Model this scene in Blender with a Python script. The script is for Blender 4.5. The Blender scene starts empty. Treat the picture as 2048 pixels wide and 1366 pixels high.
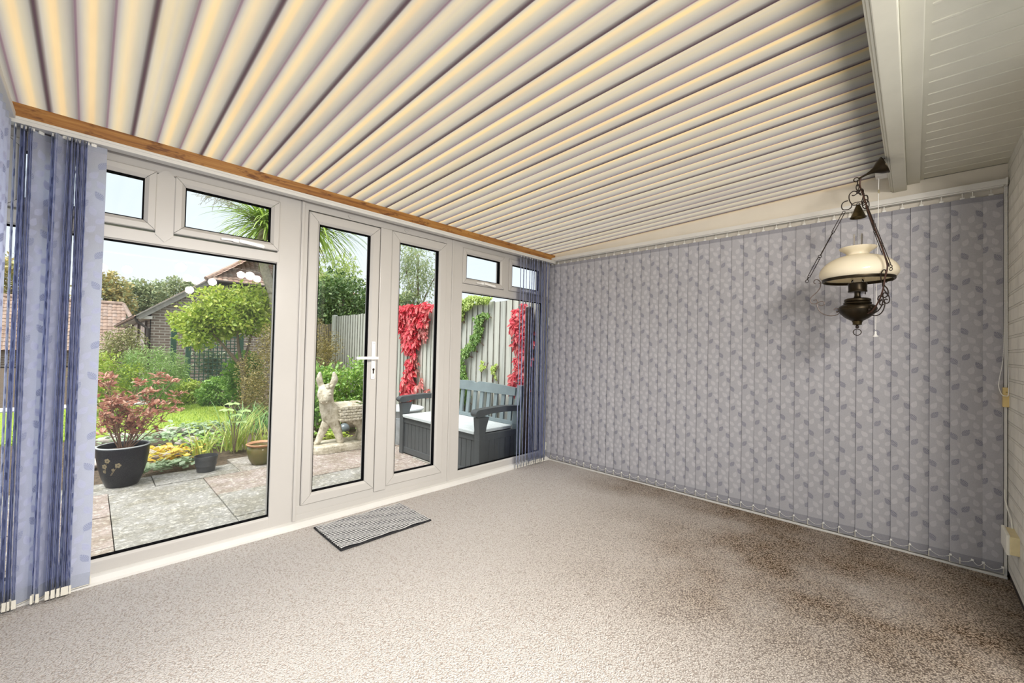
import bpy, bmesh, math, random
import numpy as np
from mathutils import Vector, Matrix

random.seed(7)
rng = np.random.default_rng(11)
SC = bpy.context.scene
COL = SC.collection
PI = math.pi
GZ = -0.12                      # patio level outside; carpet is z = 0

# ------------------------------------------------------------------ materials
def newmat(name):
    m = bpy.data.materials.new(name); m.use_nodes = True
    nt = m.node_tree; nt.nodes.clear()
    out = nt.nodes.new('ShaderNodeOutputMaterial')
    return m, nt, out

def N(nt, typ, **kw):
    n = nt.nodes.new(typ)
    for k, v in kw.items():
        if k.startswith('i_'):
            key = k[2:]
            n.inputs[int(key) if key.isdigit() else key.replace('_', ' ')].default_value = v
        else:
            setattr(n, k, v)
    return n

def L(nt, a, b): nt.links.new(a, b)

def ramp(nt, fac, stops, interp='LINEAR'):
    r = nt.nodes.new('ShaderNodeValToRGB'); r.color_ramp.interpolation = interp
    e = r.color_ramp.elements
    while len(e) < len(stops): e.new(0.5)
    for el, (p, c) in zip(e, stops):
        el.position = p; el.color = (*c, 1) if len(c) == 3 else c
    if fac is not None: L(nt, fac, r.inputs[0])
    return r

def coords(nt, kind='Object', scale=None):
    tc = N(nt, 'ShaderNodeTexCoord')
    if scale is None: return tc.outputs[kind]
    mp = N(nt, 'ShaderNodeMapping'); mp.inputs['Scale'].default_value = scale
    L(nt, tc.outputs[kind], mp.inputs[0]); return mp.outputs[0]

def noise(nt, vec, scale, detail=3, rough=0.5):
    n = N(nt, 'ShaderNodeTexNoise'); n.inputs['Scale'].default_value = scale
    n.inputs['Detail'].default_value = detail; n.inputs['Roughness'].default_value = rough
    if vec is not None: L(nt, vec, n.inputs['Vector'])
    return n.outputs[0]

def bump(nt, h, strength, dist, bsdf):
    b = N(nt, 'ShaderNodeBump'); b.inputs['Strength'].default_value = strength
    b.inputs['Distance'].default_value = dist
    L(nt, h, b.inputs['Height']); L(nt, b.outputs[0], bsdf.inputs['Normal']); return b

def plain(name, col, rough=0.5, metal=0.0, var=0.0, vscale=8, bmp=0.0, bscale=60, bdist=0.002, spec=0.5, vcol=None, trans=0.0):
    """Principled with noise colour variation and noise bump."""
    m, nt, out = newmat(name)
    b = N(nt, 'ShaderNodeBsdfPrincipled')
    b.inputs['Base Color'].default_value = (*col, 1); b.inputs['Roughness'].default_value = rough
    b.inputs['Metallic'].default_value = metal; b.inputs['Specular IOR Level'].default_value = spec
    co = coords(nt)
    if var > 0:
        n = noise(nt, co, vscale, 5, 0.6)
        c2 = vcol or tuple(c * (1 - var) for c in col)
        r = ramp(nt, n, [(0.32, c2), (0.68, col)])
        L(nt, r.outputs[0], b.inputs['Base Color'])
    if bmp > 0:
        bump(nt, noise(nt, co, bscale, 4, 0.6), bmp, bdist, b)
    L(nt, b.outputs[0], out.inputs[0])
    return m

def leafmat(name, cols, trans=0.35, rough=0.5):
    """Leaf: colour picked per leaf (mesh island), part of the light passes through."""
    m, nt, out = newmat(name)
    g = N(nt, 'ShaderNodeNewGeometry')
    st = [(i / max(1, len(cols) - 1), c) for i, c in enumerate(cols)]
    r = ramp(nt, g.outputs['Random Per Island'], st)
    d = N(nt, 'ShaderNodeBsdfDiffuse'); t = N(nt, 'ShaderNodeBsdfTranslucent')
    gl = N(nt, 'ShaderNodeBsdfGlossy'); gl.inputs['Roughness'].default_value = rough
    gl.inputs['Color'].default_value = (.9, .95, .9, 1)
    L(nt, r.outputs[0], d.inputs[0]); L(nt, r.outputs[0], t.inputs[0])
    mx = N(nt, 'ShaderNodeMixShader'); mx.inputs[0].default_value = trans
    L(nt, d.outputs[0], mx.inputs[1]); L(nt, t.outputs[0], mx.inputs[2])
    m2 = N(nt, 'ShaderNodeMixShader'); m2.inputs[0].default_value = 0.06
    L(nt, mx.outputs[0], m2.inputs[1]); L(nt, gl.outputs[0], m2.inputs[2])
    L(nt, m2.outputs[0], out.inputs[0])
    return m

def fabric(name, col, trans, weave=True, k=1.0):
    m, nt, out = newmat(name)
    d = N(nt, 'ShaderNodeBsdfDiffuse'); t = N(nt, 'ShaderNodeBsdfTranslucent')
    co = coords(nt)
    c = tuple(x * k for x in col)
    r = ramp(nt, noise(nt, co, 260, 2), [(0.3, tuple(x * .93 for x in c)), (0.7, tuple(min(1, x * 1.06) for x in c))])
    L(nt, r.outputs[0], d.inputs[0])
    t.inputs[0].default_value = (min(1, c[0]*.98), min(1, c[1]*1.04), min(1, c[2]*1.25), 1)
    mx = N(nt, 'ShaderNodeMixShader'); mx.inputs[0].default_value = trans
    L(nt, d.outputs[0], mx.inputs[1]); L(nt, t.outputs[0], mx.inputs[2])
    L(nt, mx.outputs[0], out.inputs[0])
    return m

def glassmat(name, tint=(.97, .985, .99), k=1.0):
    m, nt, out = newmat(name)
    tr = N(nt, 'ShaderNodeBsdfTransparent'); tr.inputs[0].default_value = (*tint, 1)
    gl = N(nt, 'ShaderNodeBsdfGlossy'); gl.inputs['Roughness'].default_value = 0.0
    fr = N(nt, 'ShaderNodeFresnel'); fr.inputs[0].default_value = 1.45
    ml = N(nt, 'ShaderNodeMath', operation='MULTIPLY'); ml.inputs[1].default_value = k
    L(nt, fr.outputs[0], ml.inputs[0])
    mx = N(nt, 'ShaderNodeMixShader')
    L(nt, ml.outputs[0], mx.inputs[0]); L(nt, tr.outputs[0], mx.inputs[1]); L(nt, gl.outputs[0], mx.inputs[2])
    L(nt, mx.outputs[0], out.inputs[0])
    return m

def brickmat(name, c1, c2, mortar, plane='xz', bw=.225, bh=.075, ms=.010, bmp=.6, rough=.8, msmooth=.1):
    m, nt, out = newmat(name)
    b = N(nt, 'ShaderNodeBsdfPrincipled'); b.inputs['Roughness'].default_value = rough
    b.inputs['Specular IOR Level'].default_value = .2
    co = coords(nt)
    sp = N(nt, 'ShaderNodeSeparateXYZ'); L(nt, co, sp.inputs[0])
    cb = N(nt, 'ShaderNodeCombineXYZ')
    L(nt, sp.outputs['XYZ'.index(plane[0].upper())], cb.inputs[0]); L(nt, sp.outputs['XYZ'.index(plane[1].upper())], cb.inputs[1])
    br = N(nt, 'ShaderNodeTexBrick')
    br.inputs['Color1'].default_value = (*c1, 1); br.inputs['Color2'].default_value = (*c2, 1); br.inputs['Mortar'].default_value = (*mortar, 1)
    br.inputs['Scale'].default_value = 1.0; br.inputs['Mortar Size'].default_value = ms
    br.inputs['Mortar Smooth'].default_value = msmooth
    br.inputs['Brick Width'].default_value = bw; br.inputs['Row Height'].default_value = bh
    L(nt, cb.outputs[0], br.inputs['Vector'])
    n = noise(nt, co, 9, 4)
    mixc = N(nt, 'ShaderNodeMixRGB', blend_type='MULTIPLY'); mixc.inputs[0].default_value = .5
    r = ramp(nt, n, [(.3, (.7, .7, .7)), (.7, (1, 1, 1))])
    L(nt, br.outputs[0], mixc.inputs[1]); L(nt, r.outputs[0], mixc.inputs[2])
    L(nt, mixc.outputs[0], b.inputs['Base Color'])
    inv = N(nt, 'ShaderNodeMath', operation='SUBTRACT'); inv.inputs[0].default_value = 1
    L(nt, br.outputs['Fac'], inv.inputs[1])
    ad = N(nt, 'ShaderNodeMath', operation='MULTIPLY_ADD'); ad.inputs[1].default_value = .35
    L(nt, noise(nt, co, 60, 3), ad.inputs[0]); L(nt, inv.outputs[0], ad.inputs[2])
    bump(nt, ad.outputs[0], bmp, .006, b)
    L(nt, b.outputs[0], out.inputs[0])
    return m

# ------------------------------------------------------------------ mesh builder
WORLD = {}                       # world position of each object's origin

class MB:
    def __init__(s): s.v = []; s.f = []; s.mi = []; s.n = 0
    def add(s, vs, fs, mi=0):
        o = s.n
        s.v.extend([tuple(map(float, v)) for v in vs]); s.n += len(vs)
        for f in fs: s.f.append(tuple(i + o for i in f)); s.mi.append(mi)
        return s
    def box(s, a, b, mi=0, bev=0.0):
        x0, y0, z0 = (min(a[i], b[i]) for i in range(3)); x1, y1, z1 = (max(a[i], b[i]) for i in range(3))
        if bev <= 0:
            vs = [(x0,y0,z0),(x1,y0,z0),(x1,y1,z0),(x0,y1,z0),(x0,y0,z1),(x1,y0,z1),(x1,y1,z1),(x0,y1,z1)]
            fs = [(0,3,2,1),(4,5,6,7),(0,1,5,4),(1,2,6,5),(2,3,7,6),(3,0,4,7)]
            return s.add(vs, fs, mi)
        bm = bmesh.new(); bmesh.ops.create_cube(bm, size=1)
        for v in bm.verts:
            v.co = Vector(((x0+x1)/2 + v.co.x*(x1-x0), (y0+y1)/2 + v.co.y*(y1-y0), (z0+z1)/2 + v.co.z*(z1-z0)))
        bev = min(bev, .45*min(x1-x0, y1-y0, z1-z0))
        bmesh.ops.bevel(bm, geom=list(bm.edges), offset=bev, segments=2, affect='EDGES', profile=.6)
        s.bm(bm, mi); return s
    def bm(s, bm, mi=0, mat=None):
        bm.verts.index_update()
        vs = [(mat @ v.co) if mat else v.co for v in bm.verts]
        s.add(vs, [[v.index for v in f.verts] for f in bm.faces], mi); bm.free(); return s
    def obox(s, c, ax, ay, az, mi=0):
        """Oriented box: centre and three half-axis vectors."""
        c, ax, ay, az = map(Vector, (c, ax, ay, az))
        vs = [c+sx*ax+sy*ay+sz*az for sz in (-1,1) for sx, sy in ((-1,-1),(1,-1),(1,1),(-1,1))]
        return s.add(vs, [(0,3,2,1),(4,5,6,7),(0,1,5,4),(1,2,6,5),(2,3,7,6),(3,0,4,7)], mi)
    def bar(s, p, q, w, h, mi=0, up=(0,0,1)):
        p, q = Vector(p), Vector(q); d = (q-p); l = d.length; d.normalize()
        u = Vector(up); sd = d.cross(u)
        if sd.length < 1e-4: sd = d.cross(Vector((1,0,0)))
        sd.normalize(); u = sd.cross(d)
        return s.obox((p+q)/2, d*l/2, sd*w/2, u*h/2, mi)
    def tube(s, pts, r, seg=8, mi=0, closed=False):
        pts = [Vector(p) for p in pts]; n = len(pts)
        rs = r if isinstance(r, (list, tuple)) else [r]*n
        rings = []; prev = None
        for i, p in enumerate(pts):
            if closed: t = pts[(i+1) % n]-pts[i-1]
            else: t = pts[min(i+1, n-1)]-pts[max(i-1, 0)]
            if t.length < 1e-9: t = Vector((0,0,1))
            t.normalize()
            if prev is None:
                a = Vector((0,0,1)) if abs(t.z) < .9 else Vector((1,0,0))
                u = t.cross(a).normalized()
            else:
                u = prev-t*prev.dot(t)
                u = u.normalized() if u.length > 1e-6 else t.orthogonal().normalized()
            prev = u; w = t.cross(u)
            rings.append([p+rs[i]*(math.cos(2*PI*k/seg)*u+math.sin(2*PI*k/seg)*w) for k in range(seg)])
        vs = [v for ring in rings for v in ring]; fs = []
        m = n if closed else n-1
        for i in range(m):
            j = (i+1) % n
            for k in range(seg):
                fs.append((i*seg+k, i*seg+(k+1) % seg, j*seg+(k+1) % seg, j*seg+k))
        if not closed:
            fs.append(tuple(range(seg-1, -1, -1))); fs.append(tuple((n-1)*seg+k for k in range(seg)))
        return s.add(vs, fs, mi)
    def lathe(s, prof, seg=32, org=(0,0,0), axis=(0,0,1), mi=0, sx=1.0, sy=1.0):
        """prof: (radius, height along axis)."""
        o = Vector(org); a = Vector(axis).normalized()
        u = a.orthogonal().normalized() if abs(a.z) < .999 else Vector((1,0,0))
        w = a.cross(u); vs = []; fs = []
        for r, h in prof:
            for k in range(seg):
                an = 2*PI*k/seg
                vs.append(o+a*h+r*(sx*math.cos(an)*u+sy*math.sin(an)*w))
        for i in range(len(prof)-1):
            for k in range(seg):
                fs.append((i*seg+k, i*seg+(k+1) % seg, (i+1)*seg+(k+1) % seg, (i+1)*seg+k))
        closed = abs(prof[0][0]-prof[-1][0])+abs(prof[0][1]-prof[-1][1]) < 1e-7
        if closed: return s.add(vs, fs, mi)
        if prof[0][0] > 1e-5: fs.append(tuple(range(seg-1, -1, -1)))
        if prof[-1][0] > 1e-5: fs.append(tuple((len(prof)-1)*seg+k for k in range(seg)))
        return s.add(vs, fs, mi)
    def torus(s, c, R, r, axis=(0,0,1), seg=24, mi=0, sx=1, sy=1):
        a = Vector(axis).normalized(); u = a.orthogonal().normalized(); w = a.cross(u)
        return s.tube([Vector(c)+R*(sx*math.cos(2*PI*k/seg)*u+sy*math.sin(2*PI*k/seg)*w) for k in range(seg)], r, 6, mi, closed=True)
    def ball(s, c, r, mi=0, sub=2, sc=(1,1,1)):
        bm = bmesh.new(); bmesh.ops.create_icosphere(bm, subdivisions=sub, radius=1)
        for v in bm.verts: v.co = Vector((c[0]+v.co.x*r*sc[0], c[1]+v.co.y*r*sc[1], c[2]+v.co.z*r*sc[2]))
        return s.bm(bm, mi)
    def np(s, V, F, mi=0):
        o = s.n; s.v.extend(map(tuple, V.tolist())); s.n += len(V)
        s.f.extend(map(tuple, (F+o).tolist())); s.mi.extend([mi]*len(F)); return s
    def build(s, name, mats, parent=None, smooth=False, org=None, angle=None):
        me = bpy.data.meshes.new(name)
        if parent is not None: o0 = WORLD[parent.name]
        else: o0 = org or (0,0,0)
        vs = [(v[0]-o0[0], v[1]-o0[1], v[2]-o0[2]) for v in s.v]
        me.from_pydata(vs, [], s.f)
        if not isinstance(mats, (list, tuple)): mats = [mats]
        for m in mats: me.materials.append(m)
        me.polygons.foreach_set('material_index', s.mi)
        if smooth: me.polygons.foreach_set('use_smooth', [True]*len(me.polygons))
        me.update()
        if smooth and angle: me.set_sharp_from_angle(angle=angle)
        o = bpy.data.objects.new(name, me); COL.objects.link(o)
        WORLD[o.name] = o0
        if parent is not None: o.parent = parent
        else: o.location = o0
        return o

def tag(o, label=None, cat=None, group=None, kind=None):
    if label: o['label'] = label
    if cat: o['category'] = cat
    if group: o['group'] = group
    if kind: o['kind'] = kind
    return o

def thing(name, loc, label, cat, group=None, kind=None):
    o = bpy.data.objects.new(name, None); COL.objects.link(o)
    o.empty_display_size = .1
    o.location = loc; WORLD[o.name] = tuple(loc)
    return tag(o, label, cat, group, kind)

def struct(o, label=None):
    o['kind'] = 'structure'
    if label: o['label'] = label
    return o

# leaves --------------------------------------------------------------------
def leaf_np(P, D, Nn, ln, wd, fold=.15):
    """P base points, D unit direction, Nn unit normal, ln length, wd width -> verts, faces (a 6-gon folded into 2 quads + tip)."""
    n = len(P)
    S = np.cross(D, Nn); S /= (np.linalg.norm(S, axis=1, keepdims=True)+1e-9)
    U = np.cross(S, D)
    ln = ln[:, None]; wd = wd[:, None]
    a = P; b = P+D*ln*.4+S*wd*.5+U*ln*fold*.6; c = P+D*ln*.4-S*wd*.5+U*ln*fold*.6
    m = P+D*ln*.45; d = P+D*ln*.78+S*wd*.32+U*ln*fold*.2; e = P+D*ln*.78-S*wd*.32+U*ln*fold*.2
    t = P+D*ln-U*ln*fold*.5
    V = np.stack([a, b, c, m, d, e, t], 1).reshape(-1, 3)
    base = (np.arange(n)*7)[:, None]
    F = np.concatenate([base+np.array([[0, 1, 4, 3]]), base+np.array([[0, 3, 5, 2]]), base+np.array([[3, 4, 6, 5]])], 0)
    return V, F

def unit(a): return a/(np.linalg.norm(a, axis=1, keepdims=True)+1e-9)

def cloud(n, c, r, size, aspect=.55, clumps=40, spread=.22, up=.5, shell=.5, droop=0.0, jit=.35, fold=.15):
    """n leaves gathered in clumps inside an ellipsoid (centre c, radii r)."""
    c = np.array(c, float); r = np.array(r, float)
    dirs = unit(rng.normal(size=(clumps, 3)))
    rad = (shell+(1-shell)*rng.random(clumps))[:, None]
    cc = dirs*rad
    idx = rng.integers(0, clumps, n)
    p = cc[idx]+rng.normal(size=(n, 3))*spread
    q = np.linalg.norm(p, axis=1, keepdims=True); p = np.where(q > 1.12, p/q*1.12, p)
    P = c+p*r
    out = unit(p+rng.normal(size=(n, 3))*.6)
    D = unit(out*.6+rng.normal(size=(n, 3))*.6+np.array([0, 0, -droop]))
    Nn = unit(rng.normal(size=(n, 3))*.55+np.array([0, 0, up])+out*.4)
    ln = size*(1+jit*rng.normal(size=n)).clip(.4, 1.8)
    return leaf_np(P, D, Nn, ln, ln*aspect, fold)

def blade_np(P, ang, lean, ln, wd, seg=5, curve=1.0):
    """Strap blades: rise from P, lean outwards at ang and bend over."""
    n = len(P); V = []; 
    dirh = np.stack([np.cos(ang), np.sin(ang), np.zeros(n)], 1)
    S = np.stack([-np.sin(ang), np.cos(ang), np.zeros(n)], 1)
    pos = P.copy(); th = lean.copy()
    rows = []
    for i in range(seg+1):
        t = i/seg
        w = (wd*(1-.9*t**2))[:, None]
        rows.append(pos-S*w/2); rows.append(pos+S*w/2)
        step = (ln/seg)[:, None]
        pos = pos+step*(np.sin(th)[:, None]*dirh+np.cos(th)[:, None]*np.array([0, 0, 1.]))
        th = th+curve*.9/seg
    V = np.stack(rows, 1).reshape(-1, 3)
    k = (np.arange(n)*(2*seg+2))[:, None]
    F = np.concatenate([k+np.array([[2*i, 2*i+1, 2*i+3, 2*i+2]]) for i in range(seg)], 0)
    return V, F

def catmull(pts, per=6, closed=False):
    pts = [Vector(p) for p in pts]; n = len(pts); out = []
    rng_i = range(n) if closed else range(n-1)
    for i in rng_i:
        if closed: p0, p1, p2, p3 = (pts[(i+k) % n] for k in (-1, 0, 1, 2))
        else: p0, p1, p2, p3 = pts[max(i-1, 0)], pts[i], pts[i+1], pts[min(i+2, n-1)]
        for k in range(per):
            t = k/per
            out.append(.5*((2*p1)+(p2-p0)*t+(2*p0-5*p1+4*p2-p3)*t*t+(3*p1-p0-3*p2+p3)*t**3))
    if not closed: out.append(pts[-1])
    return out

# ------------------------------------------------------------------ camera
F_PX, CAM, PITCH, ROLL, YAW = 825.3, (-3.47429, -2.80300, 1.15347), math.radians(1.049), math.radians(1.298), math.radians(45.677)
def make_camera():
    cy, sy = math.cos(YAW), math.sin(YAW)
    f = Vector((sy*math.cos(PITCH), cy*math.cos(PITCH), math.sin(PITCH)))
    r = Vector((cy, -sy, 0)); u = r.cross(f)
    c, s = math.cos(ROLL), math.sin(ROLL)
    r2 = c*r+s*u; u2 = c*u-s*r
    cd = bpy.data.cameras.new('camera'); cd.sensor_width = 36; cd.sensor_fit = 'HORIZONTAL'
    cd.lens = F_PX/2048*36; cd.clip_start = .02; cd.clip_end = 300
    o = bpy.data.objects.new('camera', cd); COL.objects.link(o)
    M = Matrix.Identity(4)
    for i, ax in enumerate((r2, u2, -f)):
        for j in range(3): M[j][i] = ax[j]
    M.translation = Vector(CAM); o.matrix_world = M
    SC.camera = o
make_camera()
# ------------------------------------------------------------------ room materials
M_UPVC = plain('white_upvc', (.49, .475, .45), .32, var=.04, vscale=3, spec=.4)
M_GASKET = plain('black_gasket', (.004, .004, .005), .95, spec=.05)
M_WHITE = plain('white_paint', (.66, .65, .62), .5, var=.06, vscale=5)
M_CREAM = plain('aged_cream_paint', (.74, .69, .60), .55, var=.08, vscale=4, bmp=.08, bscale=30)
M_GREYW = plain('grey_white_gloss_paint', (.60, .585, .50), .5, var=.07, vscale=6, bmp=.1, bscale=80)
M_GLASS = glassmat('window_glass', k=.85)
M_DARKGAP = plain('dark_gap', (.03, .022, .018), .8)
M_PLASTIC = plain('white_plastic', (.85, .85, .83), .3)
M_CHROME = plain('brushed_steel', (.6, .6, .6), .3, metal=1)

def timber_mat():
    m, nt, out = newmat('orange_stained_pine')
    b = N(nt, 'ShaderNodeBsdfPrincipled'); b.inputs['Roughness'].default_value = .45
    co = coords(nt, 'Object', (1.2, 30, 30))
    w = noise(nt, co, 2.2, 6, .65)
    r = ramp(nt, w, [(.25, (.14, .045, .008)), (.45, (.32, .135, .028)), (.62, (.42, .21, .052)), (.8, (.36, .15, .032))])
    k = noise(nt, coords(nt, 'Object', (2, 6, 6)), 3.1, 4, .7)
    rk = ramp(nt, k, [(.36, (.28, .14, .06)), (.46, (1, 1, 1))])
    mx = N(nt, 'ShaderNodeMixRGB', blend_type='MULTIPLY'); mx.inputs[0].default_value = .8
    L(nt, r.outputs[0], mx.inputs[1]); L(nt, rk.outputs[0], mx.inputs[2])
    L(nt, mx.outputs[0], b.inputs['Base Color']); L(nt, b.outputs[0], out.inputs[0]); return m
M_TIMBER = timber_mat()

def carpet_mat():
    m, nt, out = newmat('beige_twist_pile_carpet')
    b = N(nt, 'ShaderNodeBsdfPrincipled'); b.inputs['Roughness'].default_value = .95
    b.inputs['Specular IOR Level'].default_value = .1
    co = coords(nt)
    v = N(nt, 'ShaderNodeTexVoronoi'); v.inputs['Scale'].default_value = 150; v.inputs['Randomness'].default_value = 1
    nz = N(nt, 'ShaderNodeTexNoise'); nz.inputs['Scale'].default_value = 70; nz.inputs['Detail'].default_value = 2
    L(nt, co, nz.inputs['Vector'])
    ad = N(nt, 'ShaderNodeVectorMath', operation='MULTIPLY_ADD')
    ad.inputs[1].default_value = (.012, .012, .012)
    L(nt, nz.outputs['Color'], ad.inputs[0]); L(nt, co, ad.inputs[2]); L(nt, ad.outputs[0], v.inputs['Vector'])
    n2 = noise(nt, co, 330, 3, .6)
    h = N(nt, 'ShaderNodeMath', operation='MULTIPLY_ADD'); h.inputs[1].default_value = -1.1
    L(nt, v.outputs['Distance'], h.inputs[0]); L(nt, n2, h.inputs[2])
    n3 = noise(nt, co, 150, 4, .75)
    h2 = N(nt, 'ShaderNodeMath', operation='MULTIPLY_ADD'); h2.inputs[1].default_value = 1.0
    L(nt, n3, h2.inputs[0]); L(nt, h.outputs[0], h2.inputs[2])
    # worn, soiled zone with light falloff painted in: away from the glazing, along the house wall and the blind
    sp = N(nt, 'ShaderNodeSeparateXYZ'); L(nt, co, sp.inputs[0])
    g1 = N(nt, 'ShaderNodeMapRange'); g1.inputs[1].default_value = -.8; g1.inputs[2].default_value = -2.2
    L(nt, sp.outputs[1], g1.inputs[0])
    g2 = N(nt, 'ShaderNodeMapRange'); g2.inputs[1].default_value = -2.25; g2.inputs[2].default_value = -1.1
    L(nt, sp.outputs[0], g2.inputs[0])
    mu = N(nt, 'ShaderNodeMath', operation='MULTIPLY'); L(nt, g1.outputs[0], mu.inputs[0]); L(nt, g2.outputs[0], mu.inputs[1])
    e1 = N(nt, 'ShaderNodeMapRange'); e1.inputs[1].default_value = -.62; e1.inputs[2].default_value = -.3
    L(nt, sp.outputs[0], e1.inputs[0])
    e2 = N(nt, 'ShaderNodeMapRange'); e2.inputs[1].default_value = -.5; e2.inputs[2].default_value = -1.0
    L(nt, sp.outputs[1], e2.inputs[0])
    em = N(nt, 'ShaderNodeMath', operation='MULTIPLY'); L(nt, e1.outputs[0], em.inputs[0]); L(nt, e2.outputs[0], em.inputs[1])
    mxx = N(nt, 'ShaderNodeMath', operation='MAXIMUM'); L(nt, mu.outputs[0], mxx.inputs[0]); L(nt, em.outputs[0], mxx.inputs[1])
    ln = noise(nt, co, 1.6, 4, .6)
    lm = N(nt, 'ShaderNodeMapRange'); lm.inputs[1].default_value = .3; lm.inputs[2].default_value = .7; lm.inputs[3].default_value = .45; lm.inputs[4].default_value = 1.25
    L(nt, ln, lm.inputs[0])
    wear_falloff = N(nt, 'ShaderNodeMath', operation='MULTIPLY', use_clamp=True); L(nt, mxx.outputs[0], wear_falloff.inputs[0]); L(nt, lm.outputs[0], wear_falloff.inputs[1])
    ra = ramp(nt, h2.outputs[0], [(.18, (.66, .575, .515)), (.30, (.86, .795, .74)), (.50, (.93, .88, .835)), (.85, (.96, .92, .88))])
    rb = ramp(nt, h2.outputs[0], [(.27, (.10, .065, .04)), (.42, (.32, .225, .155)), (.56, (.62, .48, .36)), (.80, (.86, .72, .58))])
    mx = N(nt, 'ShaderNodeMixRGB'); L(nt, wear_falloff.outputs[0], mx.inputs[0]); L(nt, ra.outputs[0], mx.inputs[1]); L(nt, rb.outputs[0], mx.inputs[2])
    L(nt, mx.outputs[0], b.inputs['Base Color'])
    bump(nt, h2.outputs[0], 1.0, .012, b)
    L(nt, b.outputs[0], out.inputs[0]); return m
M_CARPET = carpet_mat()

PITCH_R = .0911
def roof_mat():
    m, nt, out = newmat('bronze_tinted_corrugated_sheet')
    co = coords(nt)
    sp = N(nt, 'ShaderNodeSeparateXYZ'); L(nt, co, sp.inputs[0])
    def frac(period):
        a = N(nt, 'ShaderNodeMath', operation='MULTIPLY_ADD'); a.inputs[1].default_value = 1/period; a.inputs[2].default_value = 40+3.627/period+.5
        L(nt, sp.outputs[0], a.inputs[0])
        f = N(nt, 'ShaderNodeMath', operation='FRACT'); L(nt, a.outputs[0], f.inputs[0]); return f.outputs[0]
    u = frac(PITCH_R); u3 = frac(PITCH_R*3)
    lil = (.165, .115, .130); mid = (.245, .21, .20); grey = (.305, .285, .255); cream = (.39, .34, .245); amb_glow = (.53, .385, .20); pale = (.35, .32, .26)  # amber adds painted sunlight glow to the bronze tint
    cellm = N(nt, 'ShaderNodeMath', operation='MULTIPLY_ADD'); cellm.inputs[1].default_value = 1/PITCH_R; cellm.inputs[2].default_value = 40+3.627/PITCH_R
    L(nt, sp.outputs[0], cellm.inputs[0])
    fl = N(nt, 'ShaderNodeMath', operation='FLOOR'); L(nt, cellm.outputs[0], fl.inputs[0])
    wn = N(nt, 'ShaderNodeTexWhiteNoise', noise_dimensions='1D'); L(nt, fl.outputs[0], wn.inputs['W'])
    ra = ramp(nt, u, [(0.0, amb_glow), (.10, cream), (.25, pale), (.38, grey), (.45, mid), (.475, lil), (.515, lil), (.545, mid), (.62, grey), (.74, cream), (.88, amb_glow), (1.0, amb_glow)])
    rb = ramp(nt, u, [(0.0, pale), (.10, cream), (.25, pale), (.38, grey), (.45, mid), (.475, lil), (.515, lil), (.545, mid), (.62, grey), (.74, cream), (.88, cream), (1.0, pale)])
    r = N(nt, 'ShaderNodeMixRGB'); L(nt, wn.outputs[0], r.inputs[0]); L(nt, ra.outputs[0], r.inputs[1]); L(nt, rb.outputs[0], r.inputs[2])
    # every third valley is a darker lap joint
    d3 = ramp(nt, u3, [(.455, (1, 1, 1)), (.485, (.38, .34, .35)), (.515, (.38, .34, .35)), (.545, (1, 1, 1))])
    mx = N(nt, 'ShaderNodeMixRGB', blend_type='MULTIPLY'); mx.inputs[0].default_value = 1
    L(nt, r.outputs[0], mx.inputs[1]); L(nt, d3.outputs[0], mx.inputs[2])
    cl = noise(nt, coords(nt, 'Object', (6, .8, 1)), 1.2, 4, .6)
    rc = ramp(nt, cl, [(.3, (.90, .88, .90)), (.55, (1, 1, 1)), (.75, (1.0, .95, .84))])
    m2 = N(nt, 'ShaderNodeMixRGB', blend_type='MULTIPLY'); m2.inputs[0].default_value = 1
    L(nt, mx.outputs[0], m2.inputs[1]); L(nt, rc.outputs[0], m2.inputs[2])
    t = N(nt, 'ShaderNodeBsdfTranslucent'); d = N(nt, 'ShaderNodeBsdfDiffuse')
    L(nt, m2.outputs[0], t.inputs[0]); L(nt, m2.outputs[0], d.inputs[0])
    s = N(nt, 'ShaderNodeMixShader'); s.inputs[0].default_value = .30
    L(nt, t.outputs[0], s.inputs[1]); L(nt, d.outputs[0], s.inputs[2])
    g = N(nt, 'ShaderNodeBsdfGlossy'); g.inputs['Roughness'].default_value = .25
    s2 = N(nt, 'ShaderNodeMixShader'); s2.inputs[0].default_value = .04
    L(nt, s.outputs[0], s2.inputs[1]); L(nt, g.outputs[0], s2.inputs[2])
    L(nt, s2.outputs[0], out.inputs[0]); return m
M_ROOF = roof_mat()

# ------------------------------------------------------------------ floor, walls, roof
XL, YB = -3.88, -3.16
def build_floor():
    nx, ny = 158, 128
    xs = np.linspace(XL, 0, nx); ys = np.linspace(YB-.02, 0, ny)
    X, Y = np.meshgrid(xs, ys, indexing='ij'); Z = np.zeros_like(X)
    seam1 = -2.50-.12*(-Y-.5)                      # a ruck running from the mat towards the room
    Z += .006*np.exp(-((X-seam1)/.02)**2)*(Y < -.45)*(Y > -1.25)
    seam2 = -2.13-.10*(-Y-1.1)
    Z -= .008*np.exp(-((X-seam2)/.016)**2)*(Y < -1.15)
    Z += .0025*np.sin(X*5+1)*np.sin(Y*4)
    V = np.stack([X, Y, Z], -1).reshape(-1, 3)
    i = np.arange(nx-1)[:, None]*ny+np.arange(ny-1)[None]
    i = i.reshape(-1)
    F = np.stack([i, i+ny, i+ny+1, i+1], 1)
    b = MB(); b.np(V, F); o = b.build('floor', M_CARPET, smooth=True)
    struct(o, 'beige twist pile carpet covering the whole floor')
build_floor()
# concrete slab below the carpet keeps daylight out
struct(MB().box((XL, YB-.3, -.3), (.0, .06, -.012)).build('floor_slab', plain('concrete', (.4, .4, .4), .9)))

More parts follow.
